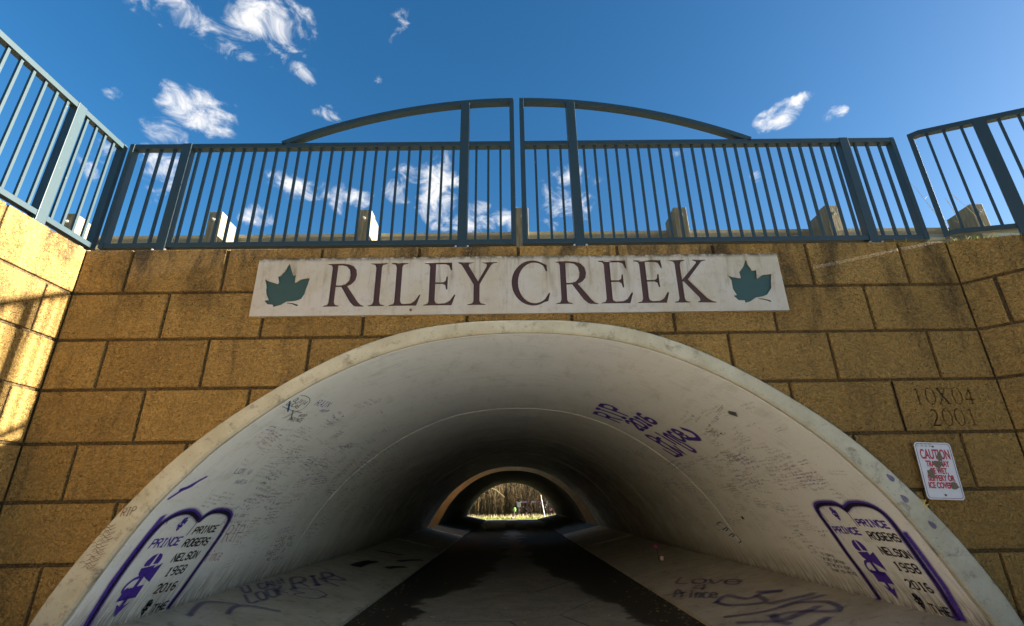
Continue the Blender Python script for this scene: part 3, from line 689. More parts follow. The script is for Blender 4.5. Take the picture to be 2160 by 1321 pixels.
mk.fill([(2.201, .663), (2.198, .61), (2.222, .585), (2.243, .554), (2.298, .631), (2.26, .673), (2.229, .688)], 0, 1)
mk.build('marker_names', MAT['ink_black'], tun, kind='stuff')
cm = Ink(.0035)
for t, O, X, Y in [('RAIN', (-2.07, .46), (-2.03, .70), (-1.99, .42)), ('-RIP', (-2.116, .66), (-2.08, .82), (-2.08, .65))]: write(cm, t, O, X, Y, .0042, 0, jit=.05)
cm.build('marker_purple_words', MAT['ink_purple'], tun, kind='stuff')
cm = Ink(.0035); write(cm, 'MARIA', (-3.14, .80), (-3.13, 1.0), (-3.09, .79), .0035, 0, jit=.05); write(cm, 'LUV U', (-3.02, .62), (-3.01, .9), (-2.96, .60), .004, 0, jit=.08)
for k in range(7): cm.stroke([(-2.03-.012*k+R.uniform(0, .02)-.12, -.0+.05+.02*k), (-2.05-.012*k-.12, .12+.02*k)], .008)
for k in range(3): cm.stroke(smooth([(3.85+.09*k, 4.3-.1*k), (3.80+.09*k, 4.05-.1*k), (3.9+.09*k, 3.95-.1*k), (3.95+.09*k, 4.1-.1*k)]), .009)
cm.build('marker_blue_words', MAT['ink_blue'], tun, kind='stuff')
cm = Ink(.0035); write(cm, 'RIP', (-3.83, 1.52), (-3.83, 1.86), (-3.64, 1.46), .006, 0, jit=.03); write(cm, 'Prince', (-4.03, 1.39), (-4.04, 1.74), (-3.91, 1.36), .005, 0, jit=.03)
cm.build('marker_red_words', MAT['ink_red'], tun, kind='stuff')
# crowds of small notes nobody could count, as the wall has them
def notes(mat, n, ws, hwid, seed, dense=False):
    rr = random.Random(seed); ik = Ink(.0022)
    for _ in range(n):
        side = rr.choice((-1, 1)); s = rr.triangular(1.3, 4.3, 3.1 if dense else 2.8); y = rr.triangular(.1, 11, 1.2)
        if 3.4 < s and y < 1.45 and ((side > 0 and .2 < y) or (side < 0)): continue
        if s < 2.0 and rr.random() < .8: continue
        if side < 0 and s < 2.45 and y < .7: continue
        if side > 0 and 1.2 < s < 2.65 and 1.9 < y < 3.6: continue
        lines = rr.randint(1, 4); cap = rr.uniform(.012, .034)*ws; ang = rr.uniform(-.18, .18); ln = rr.uniform(.10, .34)*ws
        for l in range(lines):
            x = 0; L = ln*rr.uniform(.6, 1)
            while x < L:
                for _c in range(rr.randint(2, 7)):
                    q = [(x+rr.uniform(0, cap*.6), rr.uniform(0, cap)-l*cap*1.9) for _k in range(rr.randint(2, 4))]
                    ca, sa = math.cos(ang), math.sin(ang)
                    ik.stroke([(side*(s-(u*sa+v*ca)), y+((u*ca-v*sa) if side < 0 else -(u*ca-v*sa))) for u, v in q], hwid*rr.uniform(.7, 1.2), 0, step=1, dz=.0000004)
                    x += cap*rr.uniform(.5, .85)
                x += cap*.8
    return ik.build('small_writing', mat, tun, kind='stuff')
notes(MAT['ink_grey'], 520, 1.0, .0019, 1, True); notes(MAT['ink_black'], 120, .85, .0018, 2); notes(MAT['ink_blue'], 60, 1.1, .0026, 3)
notes(MAT['ink_green'], 50, 1.3, .0026, 4); notes(MAT['ink_red'], 45, 1.1, .0026, 5); notes(MAT['ink_purple'], 60, 1.3, .003, 6); notes(MAT['ink_purple'], 14, 1.5, .003, 9)
# purple paint on the sloping aprons
for t, O, X, Y, hw in [('Love', (5.607, 4.214), (5.088, 3.16), (5.434, 4.504), .018), ('4', (5.589, 3.557), (5.464, 3.355), (5.464, 3.803), .014), ('Prince', (5.90, 3.428), (5.537, 2.821), (5.754, 3.773), .014),
                       ('RIP', (-5.027, 3.227), (-5.217, 4.35), (-4.748, 3.717), .024), ('LOOK', (-4.937, 2.159), (-5.021, 2.952), (-4.737, 2.404), .014), ('U CANt', (-4.688, 2.495), (-4.792, 3.464), (-4.535, 2.696), .012)]:
    part_ink('apron_word', 'spray_apron', lambda ik: write(ik, t, O, X, Y, hw, .02, sm=True, jit=.05))
part_ink('apron_heart', 'spray_apron', lambda ik: ik.stroke(smooth([(-5.413, 3.356), (-5.402, 3.087), (-5.299, 2.952), (-5.156, 2.926), (-5.101, 3.019), (-5.179, 3.17), (-5.064, 3.142), (-4.978, 3.156), (-4.98, 3.299), (-5.105, 3.432), (-5.259, 3.462), (-5.413, 3.356)]), .011, .012))
for L, hw in [([(5.607, 2.655), (5.4, 2.817), (5.304, 2.439), (5.077, 2.481), (4.911, 2.379)], .035), ([(5.607, 2.655), (5.545, 2.389), (5.234, 2.123), (5.172, 2.469)], .03), ([(5.765, 2.015), (5.388, 1.826), (5.035, 1.84), (4.728, 1.793)], .028),
              ([(5.396, 1.663), (5.437, 1.447), (5.266, 1.443), (4.975, 1.509)], .05), ([(5.751, 1.723), (5.499, 1.471), (5.422, 1.28)], .035), ([(5.091, 2.576), (4.909, 2.376)], .05), ([(5.213, 2.041), (4.848, 1.954), (4.753, 1.964)], .045),
              ([(5.419, 1.602), (5.198, 1.557), (4.921, 1.253), (4.832, 1.57), (5.05, 1.811), (5.194, 1.808)], .03), ([(5.7, 1.3), (5.4, 1.05), (5.1, 1.15)], .045),
              ([(-4.961, 1.633), (-4.887, 1.902), (-4.963, 2.058), (-5.293, 2.132)], .018), ([(-4.75, 1.3), (-4.6, 1.8), (-4.85, 2.0)], .02), ([(-5.35, 4.0), (-5.0, 4.2), (-5.3, 4.5), (-4.95, 4.7)], .03)]:
    part_ink('apron_stroke', 'spray_apron', lambda ik: ik.stroke(smooth(L, 4), hw*.7, .035))
for L, hw in [([(-5.0, 5.85), (-5.08, 6.76)], .05), ([(-5.1, 5.9), (-5.18, 6.9)], .04), ([(-5.513, 6.46), (-5.734, 7.06)], .06), ([(-4.83, 8.36), (-5.35, 8.64)], .05), ([(-5.49, 7.6), (-5.83, 8.56)], .05)]:
    part_ink('dark_smear', K_, lambda ik: ik.stroke(smooth([L[0], ((L[0][0]+L[1][0])/2+.03, (L[0][1]+L[1][1])/2), L[1]], 3), hw, .03))
# marks on the ring face: RIP at left, teardrops at right
def ringmap(x, z, off): return Vector((x, -.0335-off, z))
rk = Ink(.003, ringmap); write(rk, 'RIP', (-3.085, -2.40), (-2.985, -2.385), (-3.07, -2.34), .005)
for k in range(26):
    x = -3.30+R.uniform(-.03, .05); z = -2.76+k*.012; rk.stroke(smooth([(x+.004*k, z), (x+.03+.004*k, z+.01), (x+.05+.004*k, z-.008), (x+.09+.004*k, z+.006)]), .0025)
rk.build('ring_writing', MAT['ring_ink'], tun, kind='stuff')
rk = Ink(.003, ringmap)
for (x, z) in ((3.098, -2.19), (3.165, -2.35), (3.326, -2.545)):
    ax_, az_ = -.68, .73; P = []
    for k in range(12):
        a = 2*PI*k/12; u = .017*math.sin(a)*(1-.5*math.cos(a)*1.0); v = .036*math.cos(a)
        P.append((x+ax_*v+az_*u, z+az_*v-ax_*u))
    rk.fill(P, .002, 1)
rk.build('painted_teardrops', MAT['spray_apron'], tun, kind='stuff')
# leaf litter and grit blown in along the kerbs
V = []; Fc = []; rr = random.Random(33)
for _ in range(420):
    y = rr.triangular(-.5, 7, .5); sd_ = rr.choice((-1, 1)); x = CX+sd_*(2.05-abs(rr.gauss(0, .22))) if rr.random() < .6 else CX+rr.uniform(-2, 2); z = -3.632
    a = rr.uniform(0, 6.3); l = rr.uniform(.008, .03); ww = l*rr.uniform(.4, .8); b = len(V)
    for u, v, h in ((-l, 0, 0), (0, -ww, .006), (l, 0, rr.uniform(0, .01)), (0, ww, .004)): V.append((x+u*math.cos(a)-v*math.sin(a), y+u*math.sin(a)+v*math.cos(a), z+h))
    Fc += [(b, b+1, b+2), (b, b+2, b+3)]
me = bpy.data.meshes.new('leaf_litter'); me.from_pydata(V, [], Fc); tag(link('leaf_litter', me, MAT['drygrass']), 'dry leaves and grit scattered along the tunnel path edges', kind='stuff')
# bits stuck on the vault
def patch(name, label, s0, y0, s1, y1, mat):
    bm = bmesh.new(); P = [onsurf(s, y, .006) for s, y in ((s0, y0), (s1, y0), (s1, y1), (s0, y1))]; Q = [onsurf(s, y, .002) for s, y in ((s0, y0), (s1, y0), (s1, y1), (s0, y1))]
    A = [bm.verts.new(p) for p in P]; B = [bm.verts.new(p) for p in Q]; bm.faces.new(A); bm.faces.new(B)
    for k in range(4): bm.faces.new((A[k], A[(k+1) % 4], B[(k+1) % 4], B[k]))
    return tag(from_bm(name, bm, mat), label, 'tape')
patch('tape_strip', 'short strip of white tape stuck low on the right side of the vault', 3.31, 5.47, 3.44, 5.36, MAT['tape_white'])
patch('tape_strip', 'small black strip of tape on the right side of the vault', 3.68, 3.16, 3.72, 3.10, MAT['tape_black'])

# ------------------------------------------------------------------ name sign
sg = thing('name_sign', 'pale cast stone sign reading RILEY CREEK between two green maple leaves', 'sign')
LEAF = [(-2.078,-.18),(-2.05,-.253),(-2.025,-.31),(-1.999,-.3),(-2.003,-.331),(-1.999,-.385),(-1.947,-.346),(-1.866,-.333),(-1.876,-.403),(-1.888,-.452),(-1.894,-.5),(-1.919,-.548),(-1.95,-.562),(-1.99,-.571),(-2.05,-.574),(-2.099,-.607),(-2.165,-.626),(-2.175,-.603),(-2.225,-.598),(-2.26,-.557),(-2.22,-.553),(-2.247,-.502),(-2.263,-.447),(-2.26,-.426),(-2.286,-.342),(-2.251,-.363),(-2.211,-.374),(-2.164,-.393),(-2.153,-.379),(-2.169,-.315),(-2.145,-.308),(-2.127,-.276),(-2.115,-.27),(-2.095,-.209)]
LEAFR = [(2.288,-.19),(2.294,-.243),(2.319,-.288),(2.322,-.31),(2.367,-.303),(2.355,-.396),(2.413,-.356),(2.503,-.345),(2.486,-.415),(2.476,-.487),(2.42,-.558),(2.376,-.575),(2.308,-.588),(2.243,-.627),(2.199,-.638),(2.199,-.615),(2.141,-.611),(2.103,-.566),(2.134,-.557),(2.108,-.497),(2.11,-.41),(2.081,-.348),(2.111,-.366),(2.162,-.382),(2.203,-.387),(2.199,-.323),(2.224,-.297),(2.244,-.272)]
STEM = [(-2.05,-.582),(-1.99,-.588),(-1.945,-.604),(-1.938,-.617),(-1.952,-.62),(-1.995,-.60),(-2.05,-.590)]
STEMR = [(2.33,-.592),(2.39,-.600),(2.44,-.616),(2.447,-.629),(2.432,-.632),(2.385,-.612),(2.33,-.600)]
holes = [LEAF, LEAFR, STEM, STEMR]
CAP = .442; ZB = -.629
for ch, x0, x1 in [('R', -1.712, -1.334), ('I', -1.30, -1.145), ('L', -1.105, -.815), ('E', -.79, -.488), ('Y', -.47, -.100), ('C', .035, .395), ('R', .447, .838), ('E', .865, 1.170), ('E', 1.204, 1.508), ('K', 1.548, 1.935)]:
    cs = GL[ch][1]; wmax = max(p[0] for p in cs[0]); holes += place_glyph(ch, x0, ZB, (x1-x0)/wmax, CAP)
carved_face([(-2.372, -.716), (2.595, -.716), (2.595, -.128), (-2.372, -.128)], holes, -.030, .016, 'panel_face', MAT['panel'], sg)
from_bm('letter_bed', box_bm(-1.76, 2.03, -.0135, .02, -.66, -.16), MAT['maroon'], sg)['label'] = 'maroon painted bed of the incised letters'
for x0, x1 in ((-2.32, -1.83), (2.05, 2.53)): from_bm('leaf_bed', box_bm(x0, x1, -.0137, .02, -.66, -.15), MAT['green'], sg)
from_bm('panel_back', box_bm(-2.3715, 2.5945, -.0125, .026, -.7155, -.1285), MAT['panel'], sg)
bm = bmesh.new(); bmesh.ops.create_cone(bm, cap_ends=True, segments=14, radius1=.014, radius2=.012, depth=.012, matrix=Matrix.Translation((-.895, -.034, -.672)) @ Matrix.Rotation(PI/2, 4, 'X'))
from_bm('anchor_plug', bm, MAT['rust'], sg)

# ------------------------------------------------------------------ caution sign
cs_ = thing('caution_sign', 'small white caution sign with red capitals and torn sticker patches, right of the arch', 'sign', loc=(3.505, -.045, -2.142))
cs_.rotation_euler = (0, math.radians(2.2), 0)
def rrect(w_, h_, r, n=5):
    P = []
    for cx, cz, a in ((w_/2-r, h_/2-r, 0), (-w_/2+r, h_/2-r, 90), (-w_/2+r, -h_/2+r, 180), (w_/2-r, -h_/2+r, 270)):
        P += [(cx+r*math.cos(math.radians(a+90*k/n)), cz+r*math.sin(math.radians(a+90*k/n))) for k in range(n+1)]
    return P
from_bm('plate', prism_xz(rrect(.302, .447, .03), 0, .004), MAT['signwhite'], cs_)
o_ = carved_face(rrect(.282, .427, .024), [rrect(.275, .420, .021)], -.0012, .001, 'border', MAT['signborder'], cs_)
def textmesh(s, x, z, size, sx, off, y, name, mat, parent):
    cu = bpy.data.curves.new(name, 'FONT'); cu.body = s; cu.size = size; cu.align_x = 'CENTER'; cu.offset = off; cu.extrude = .0004
    to = bpy.data.objects.new('tmp', cu); C.objects.link(to); dg = bpy.context.evaluated_depsgraph_get()
    me = bpy.data.meshes.new_from_object(to.evaluated_get(dg)); bpy.data.objects.remove(to); me.materials.clear()
    for v in me.vertices: a, b, c = v.co; v.co = (x+a*sx, y-c, z+b)
    return link(name, me, mat, parent)
for i, (s, z, size, sx) in enumerate([('CAUTION', .092, .108, .50), ('TRAIL MAY', .032, .063, .60), ('BE WET,', -.024, .063, .60), ('SLIPPERY OR', -.080, .063, .60), ('ICE COVERED', -.136, .063, .60)]):
    textmesh(s, 0.002, z, size, sx, .0026, -.0022, 'lettering', MAT['signred'], cs_)
for poly in ([(.005, .105), (.03, .15), (.05, .145), (.058, .10), (.045, .075), (.02, .07)], [(-.045, .065), (-.02, .04), (-.005, .02), (.0, .0), (.02, .03), (.045, .05), (.03, .072), (.0, .075)],
             [(-.10, .0), (-.075, .01), (-.05, -.005), (-.045, -.045), (-.07, -.065), (-.095, -.05)], [(.07, -.09), (.10, -.085), (.11, -.11), (.13, -.125), (.09, -.145), (.06, -.13)]):
    q = []
    for (a, b), (c, d) in zip(poly, poly[1:]+poly[:1]): q += [(a, b), ((a+c)/2+R.uniform(-.006, .006), (b+d)/2+R.uniform(-.006, .006))]
    from_bm('sticker_patch', prism_xz(q, -.0045, -.0035), MAT['sticker'], cs_)
for z in (.19, -.188):
    bm = bmesh.new(); bmesh.ops.create_cone(bm, cap_ends=True, segments=12, radius1=.009, radius2=.007, depth=.05, matrix=Matrix.Translation((0, .018, z)) @ Matrix.Rotation(PI/2, 4, 'X'))
    from_bm('bolt', bm, MAT['rust'], cs_)
def note_map(x, z, off): return Vector((x, -.002-off, z))
nk = Ink(.0005, note_map)
for l in range(2):
    x = -.135
    while x < -.02:
        nk.stroke([(x+k*.004, .205-l*.016+(k % 2)*.009) for k in range(7)], .0012, step=1); x += .034
nk.build('pen_note', MAT['ink_black'], cs_)

# ------------------------------------------------------------------ railings
def member(parent, name, x0, x1, y0, y1, z0, z1, bev=.004): return from_bm(name, box_bm(x0, x1, y0, y1, z0, z1, bev), MAT['rail'], parent)
bal_me = None
def front_rail(label, xa, xb, posts, inner_post, sgn):
    """xa..xb ends; posts = heavy posts; sgn = side of the arch top"""
    global bal_me
    r = thing('railing', label, 'railing', 'railing panels on the front wall')
    yc = .09
    member(r, 'top_rail', xa+.045, xb-.045, .05, .125, 1.252, 1.308); member(r, 'bottom_rail', xa+.045, xb-.045, .053, .122, .055, .108)
    tall = {}
    for x in (xa+.024, xb-.024):
        peak = abs(x-.12) < .1; member(r, 'end_post', x-.024, x+.024, .047, .128, .052, 1.902 if peak else 1.311)
    for x in posts:
        hi = 1.845 if abs(x-.12) < 1 else 1.312
        member(r, 'post', x-.048, x+.048, .045, .13, .0, hi); member(r, 'base_plate', x-.075, x+.075, .03, .16, -.004, .010, .003)
        for dx_ in (-.06, .06): bm = bmesh.new(); bmesh.ops.create_cone(bm, cap_ends=True, segments=6, radius1=.011, radius2=.011, depth=.022, matrix=Matrix.Translation((x+dx_, .042, .02))); from_bm('bolt', bm, MAT['bolt'], r)
    Rr = 5.94; zc = 1.905-Rr; pts = []
    for k in range(25):
        dx = (.045+(2.50)*k/24); z = zc+math.sqrt(Rr*Rr-dx*dx); pts.append((.12+sgn*dx, z))
    bm = bmesh.new(); V = []
    for i, (x, z) in enumerate(pts):
        n = Vector((x-.12, z-zc)).normalized(); V.append([bm.verts.new((x-n.x*t, y, z-n.y*t)) for t, y in ((0, .05), (0, .125), (.055, .125), (.055, .05))])
    for A, B in zip(V, V[1:]):
        for k in range(4): bm.faces.new((A[k], A[(k+1) % 4], B[(k+1) % 4], B[k]))
    bm.faces.new(V[0]); bm.faces.new(V[-1])
    from_bm('arched_rail', bm, MAT['rail'], r)
    if bal_me is None:
        b = box_bm(-.0115, .0115, -.0115, .0115, .100, 1.258, 0); me = bpy.data.meshes.new('baluster'); b.to_mesh(me); b.free(); me.materials.append(MAT['rail']); bal_me = me
    ends = sorted([xa+.024, xb-.024]+posts)
    for a, b in zip(ends, ends[1:]):
        n = round((b-a)/.1185)
        if b-a < .8: n = 4
        elif b-a > 2: n = 25
        for k in range(1, n):
            o = link('baluster', bal_me, None, r); o.location = (a+(b-a)*k/n, .088, 0)
    return r
front_rail('left half of the arched blue-grey railing above the sign', -4.03, .088, [-3.42, -.45], 0, -1)
front_rail('right half of the arched blue-grey railing above the sign', .152, 4.21, [.72, 3.655], 0, 1)
# left wing railing: sunlit, level
lr = thing('railing', 'sunlit blue-grey railing along the top of the left wing wall', 'railing')
def lmember(name, y0, y1, x0, x1, z0, z1, bev=.004): return from_bm(name, box_bm(x0, x1, y0, y1, z0, z1, bev), MAT['rail'], lr)
lx = XL-.055
lmember('top_rail', -3.2, .05, lx-.035, lx+.035, 1.252, 1.308); lmember('bottom_rail', -3.2, .05, lx-.033, lx+.033, .055, .108)
lp = [-.50, -3.2]
for y in lp: lmember('post', y-.048, y+.048, lx-.042, lx+.042, 0, 1.312); lmember('base_plate', y-.075, y+.075, lx-.06, lx+.05, -.004, .01, .003)
lmember('end_post', .05, .098, lx-.04, lx+.04, .052, 1.311)
for a, b in ((.074, -.50), (-.50, -3.2)):
    n = round(abs(b-a)/.119)
    for k in range(1, n): o = link('baluster', bal_me, None, lr); o.location = (lx, a+(b-a)*k/n, 0)
# right wing railing: level for a hand's width and then falling with the wall
rr_ = thing('railing', 'dark blue-grey railing falling away along the top of the right wing wall', 'railing')
n_b = -n_r
def rpt(t, z, dep): return Vector((XR, 0, 0))+WD*t+n_b*(dep)+Vector((.0, .03, z))
def drop(t): return 0 if t < .13 else -.285*(t-.13)
def rmember(name, t0, t1, d0, d1, z0, z1):
    ts = sorted({t0, t1} | ({.13} if t0 < .13 < t1 else set())); bm = bmesh.new(); V = []
    for t in ts: V.append([bm.verts.new(rpt(t, z+drop(t), d)) for d, z in ((d0, z0), (d0, z1), (d1, z1), (d1, z0))])
    for A, B in zip(V, V[1:]):
        for k in range(4): bm.faces.new((A[k], A[(k+1) % 4], B[(k+1) % 4], B[k]))
    bm.faces.new(V[0]); bm.faces.new(V[-1]); bmesh.ops.bevel(bm, geom=bm.edges[:], offset=.004, segments=1, affect='EDGES')
    return from_bm(name, bm, MAT['rail'], rr_)
rmember('top_rail', .03, 1.1, .02, .095, 1.265, 1.32); rmember('bottom_rail', .03, 1.1, .025, .09, .06, .112)
rmember('end_post', .03, .075, .018, .097, .055, 1.318)
for t in (.575, 1.1):
    rmember('post', t-.048, t+.048, .015, .10, -.08, 1.318)
for a, b in ((.05, .575), (.575, 1.1)):
    n = round((b-a)/.119)
    for k in range(1, n):
        t = a+(b-a)*k/n; o = link('baluster', bal_me, None, rr_); o.location = rpt(t, drop(t)+.012, .055); o.rotation_euler.z = -(PI/2-PHI)

# ------------------------------------------------------------------ guardrail on the road above
gr = thing('guardrail', 'wooden-post steel guardrail along the road behind the railing', 'guardrail')
gx = [-5.70, -3.80, -1.86, .195, 2.27, 4.27, 6.2]
gx = [-13.6, -11.6, -9.6, -7.65]+gx+[8.2, 10.2, 12.2]
for x in gx:
    lean = R.uniform(-.02, .02)
    o = from_bm('post', box_bm(-.083, .083, 0, .185, -1.0, 0, .006), MAT['wood'], gr); o.location = (x, 1.30, 1.27+R.uniform(-.01, .01)); o.rotation_euler = (0, lean, R.uniform(-.03, .03))
    o = from_bm('blockout', box_bm(-.078, .078, 0, .185, -.42, -.015, .006), MAT['wood'], gr); o.location = (x+R.uniform(-.01, .01), 1.49, 1.262); o.rotation_euler = (0, lean, 0)
    bm = bmesh.new(); bmesh.ops.create_cone(bm, cap_ends=True, segments=6, radius1=.022, radius2=.022, depth=.03, matrix=Matrix.Translation((x, 1.292, 1.14)) @ Matrix.Rotation(PI/2, 4, 'X'))
    bmesh.ops.create_cone(bm, cap_ends=True, segments=8, radius1=.01, radius2=.01, depth=.07, matrix=Matrix.Translation((x, 1.285, 1.14)) @ Matrix.Rotation(PI/2, 4, 'X'))
    from_bm('bolt', bm, MAT['bolt'], gr)
prof = [(0, 0), (.03, -.03), (.08, -.055), (.08, -.09), (.02, -.12), (0, -.155), (.02, -.19), (.08, -.22), (.08, -.255), (.03, -.28), (0, -.31)]
bm = bmesh.new(); V = []
for x in (-15, 14):
    V.append([bm.verts.new((x, 1.685+a, 1.135+b)) for a, b in prof]+[bm.verts.new((x, 1.680+a-.0, 1.135+b)) for a, b in reversed(prof)])
n = len(V[0])
for k in range(n): bm.faces.new((V[0][k], V[0][(k+1) % n], V[1][(k+1) % n], V[1][k]))
from_bm('steel_beam', bm, MAT['steel'], gr)

# ------------------------------------------------------------------ small things near the walls
def blades(name, spots, hmin, hmax, wid, mat, seed, lean=.5, **k):
    rr = random.Random(seed); V = []; Fc = []
    for (x, y, z) in spots:
        h = rr.uniform(hmin, hmax); a = rr.uniform(0, 2*PI); l = rr.uniform(.1, 1)*lean*h; pa = a+PI/2; dx, dy = math.cos(pa)*wid/2, math.sin(pa)*wid/2; b = len(V)
        for i, t in enumerate((0, .4, .75, 1)):
            cx, cy, cz = x+math.cos(a)*l*t*t, y+math.sin(a)*l*t*t, z+h*t*(1-.25*t*lean); ww = 1-t*.85
            V.append((cx-dx*ww, cy-dy*ww, cz)); V.append((cx+dx*ww, cy+dy*ww, cz))
        for i in range(3): Fc.append((b+2*i, b+2*i+1, b+2*i+3, b+2*i+2))
    me = bpy.data.meshes.new(name); me.from_pydata(V, [], Fc); return tag(link(name, me, mat), kind='stuff', **k)
sp = []
for _ in range(360):
    t = abs(R.gauss(.28, .22)); 
    if t > .9: continue
    p = Vector((XR, 0, 0))+WD*t+n_b*R.uniform(.01, .16); sp.append((p.x, p.y, right_top(t)-.02))
for _ in range(60): sp.append((XR-R.uniform(0, .45), R.uniform(.02, .08), -.01))
blades('grass', sp, .02, .085, .007, MAT['grass'], 3, 1.0, label='short green grass growing over the top of the right wall corner')
sp = [(-3.45+R.gauss(0, .22), -.28+R.uniform(-.12, .14), -3.66) for _ in range(260)]
blades('dry_grass', sp, .2, .56, .006, MAT['drygrass'], 4, 1.3, label='pale dry grass at the foot of the arch at bottom left')
def weed(label, x, y, z, h, lx, seed):
    rr = random.Random(seed); t = thing('dry_weed', label, 'weed', 'dry weeds above the right wing wall'); bm = bmesh.new(); p = Vector((x, y, z)); pts = [p.copy()]
    for k in range(8): p = p+Vector((lx/8*(.3+k*.25)+rr.uniform(-.008, .008), rr.uniform(-.01, .01), h/8)); pts.append(p.copy())
    tube(bm, pts, .0035, .0015, 4); from_bm('stem', bm, MAT['drygrass'], t)
    bm = bmesh.new()
    for k in (3, 4, 5, 6, 7):
        q = pts[k]; tube(bm, [q, q+Vector((rr.uniform(-.05, .05), 0, rr.uniform(.02, .06)))], .0018, .0012, 3)
    from_bm('twig', bm, MAT['drygrass'], t)
weed('tall thin dry weed leaning left between the end bars of the right wing railing', 4.95, .5, -.05, 1.15, -.30, 1)
weed('thin dry weed standing straight up beside the right wooden post', 5.02, .45, -.05, .85, -.08, 2)
weed('thin dry weed with side twigs just left of the thick right railing post', 5.22, .3, -.1, .9, -.35, 3)
ye = bmesh.new()
for _ in range(26):
    a = (3.30+R.uniform(-.02, .03), -.012, -2.40+R.uniform(-.05, .03)); tube(ye, [a, (a[0]+R.uniform(-.015, .02), a[1]-R.uniform(.0, .03), a[2]+R.uniform(.01, .04))], .008, .003, 4)
tag(from_bm('foam_crust', ye, MAT['yellowstuff']), 'yellowish crust of old foam on the ring just below the caution sign', 'foam')
# offerings on the right apron
of = thing('candle_cup', 'small pink flower offering with pale candle on the right apron', 'offering')
c0 = onsurf(5.182, 6.37, 0)
bm = bmesh.new(); bmesh.ops.create_cone(bm, cap_ends=True, segments=12, radius1=.03, radius2=.034, depth=.07, matrix=Matrix.Translation(c0+Vector((0, 0, .035)))); from_bm('cup', bm, MAT['glasscup'], of)
bm = bmesh.new(); tube(bm, [c0+Vector((-.05, .05, 0)), c0+Vector((-.07, .06, .22))], .006, .005, 4); from_bm('stem', bm, MAT['vine'], of)
bm = bmesh.new()
for k in range(9):
    a = 2*PI*k/9; q = c0+Vector((-.07, .06, .22)); tube(bm, [q, q+Vector((math.cos(a)*.05, math.sin(a)*.05, .03+.02*(k % 2)))], .016, .008, 4)
from_bm('petals', bm, MAT['pink'], of)

# ------------------------------------------------------------------ beyond the far mouth
sp = []
for _ in range(9000):
    x = R.uniform(-9, 11); y = R.uniform(39.5, 44.5)+R.uniform(0, 1.5)*(x < 0); sp.append((x, y, -3.65))
blades('grass', sp[:5200], .06, .22, .03, MAT['grass'], 5, .8, label='sunlit green and straw grass strip beyond the far tunnel mouth')
blades('dry_grass', [(x, y+1.6, z) for x, y, z in sp[5200:]], .2, .5, .025, MAT['drygrass'], 6, .8, label='tall straw coloured grass in front of the brush')
rr = random.Random(11); V = []; Fc = []; 
def stems(n, x0, x1, y0, y1, h0, h1, mat, seed, wid, label):
    rr = random.Random(seed); bm = bmesh.new()
    for _ in range(n):
        x, y = rr.uniform(x0, x1), rr.uniform(y0, y1); z = -3.64+max(0, y-41)*.02+max(0, y-47)*.16; h = rr.uniform(h0, h1); dx = rr.gauss(0, .16)*h; w_ = wid*rr.uniform(.5, 1.3)
        p = Vector((x, y, z)); pts = [p+Vector((dx*t*t+rr.uniform(-.05, .05), rr.uniform(-.1, .1), h*t)) for t in (0, .35, .7, 1)]
        tube(bm, pts, w_, w_*.35, 3)
        for q in range(2):
            b = pts[rr.choice((1, 2))]; tube(bm, [b, b+Vector((rr.uniform(-.7, .7), rr.uniform(-.3, .3), rr.uniform(.3, .9)))], w_*.5, w_*.2, 3)
    me = bpy.data.meshes.new('brush'); bm.to_mesh(me); bm.free(); return tag(link('brush', me, mat), label, kind='stuff')
stems(1500, -9, 11, 44.8, 50, 1.2, 4.2, MAT['brush'], 21, .022, 'tangle of bare brown brush beyond the far tunnel mouth')
stems(1500, -12, 14, 47, 54, 2, 5.5, MAT['darkbrush'], 22, .04, 'darker thicket standing behind the brush')
# wooded rise that closes the view
bm = bmesh.new(); G = []
for j in range(14):
    row = []
    for i in range(50):
        x = -50+2*i; z = -3+j*.75; row.append(bm.verts.new((x+R.uniform(-.4, .4), 56+j*.5+R.uniform(-.9, .9), z)))
    G.append(row)
for a, b in zip(G, G[1:]):
    for i in range(49): bm.faces.new((a[i], a[i+1], b[i+1], b[i]))
tag(from_bm('wooded_hillside', bm, ground_mat('wooded rise', (.05, .04, .02), (.03, .032, .017), 1.1)), kind='structure')
rr = random.Random(5)
for k in range(26):
    x = -8+17*k/25+rr.uniform(-.3, .3); y = rr.uniform(45, 52); t = thing('bare_sapling', 'thin bare sapling standing in the brush beyond the far tunnel mouth', 'sapling', 'saplings beyond the far tunnel mouth', loc=(x, y, -3.64+max(0, y-47)*.16))
    h = rr.uniform(4, 7); ln = rr.gauss(0, .4); pts = [Vector((ln*(q/6)**2+rr.uniform(-.04, .04), 0, h*q/6)) for q in range(7)]
    bm = bmesh.new(); tube(bm, pts, rr.uniform(.03, .06), .012, 5); from_bm('trunk', bm, MAT['bark'], t)
    bm = bmesh.new()
    for q in range(12):
        b = pts[rr.randint(1, 6)]; e = b+Vector((rr.uniform(-.9, .9), rr.uniform(-.5, .5), rr.uniform(.2, 1.0))); tube(bm, [b, (b+e)/2+Vector((0, 0, -.06)), e], .014, .005, 3)
    from_bm('branches', bm, MAT['bark'], t)
t = thing('fallen_branch', 'pale arching branch at the upper left of the far opening', 'branch'); bm = bmesh.new()
tube(bm, [(-2.6, 44.4, -1.0), (-2.0, 44.4, -.95), (-1.3, 44.5, -1.25), (-.5, 44.6, -1.9)], .03, .012, 5); from_bm('limb', bm, MAT['drygrass'], t)
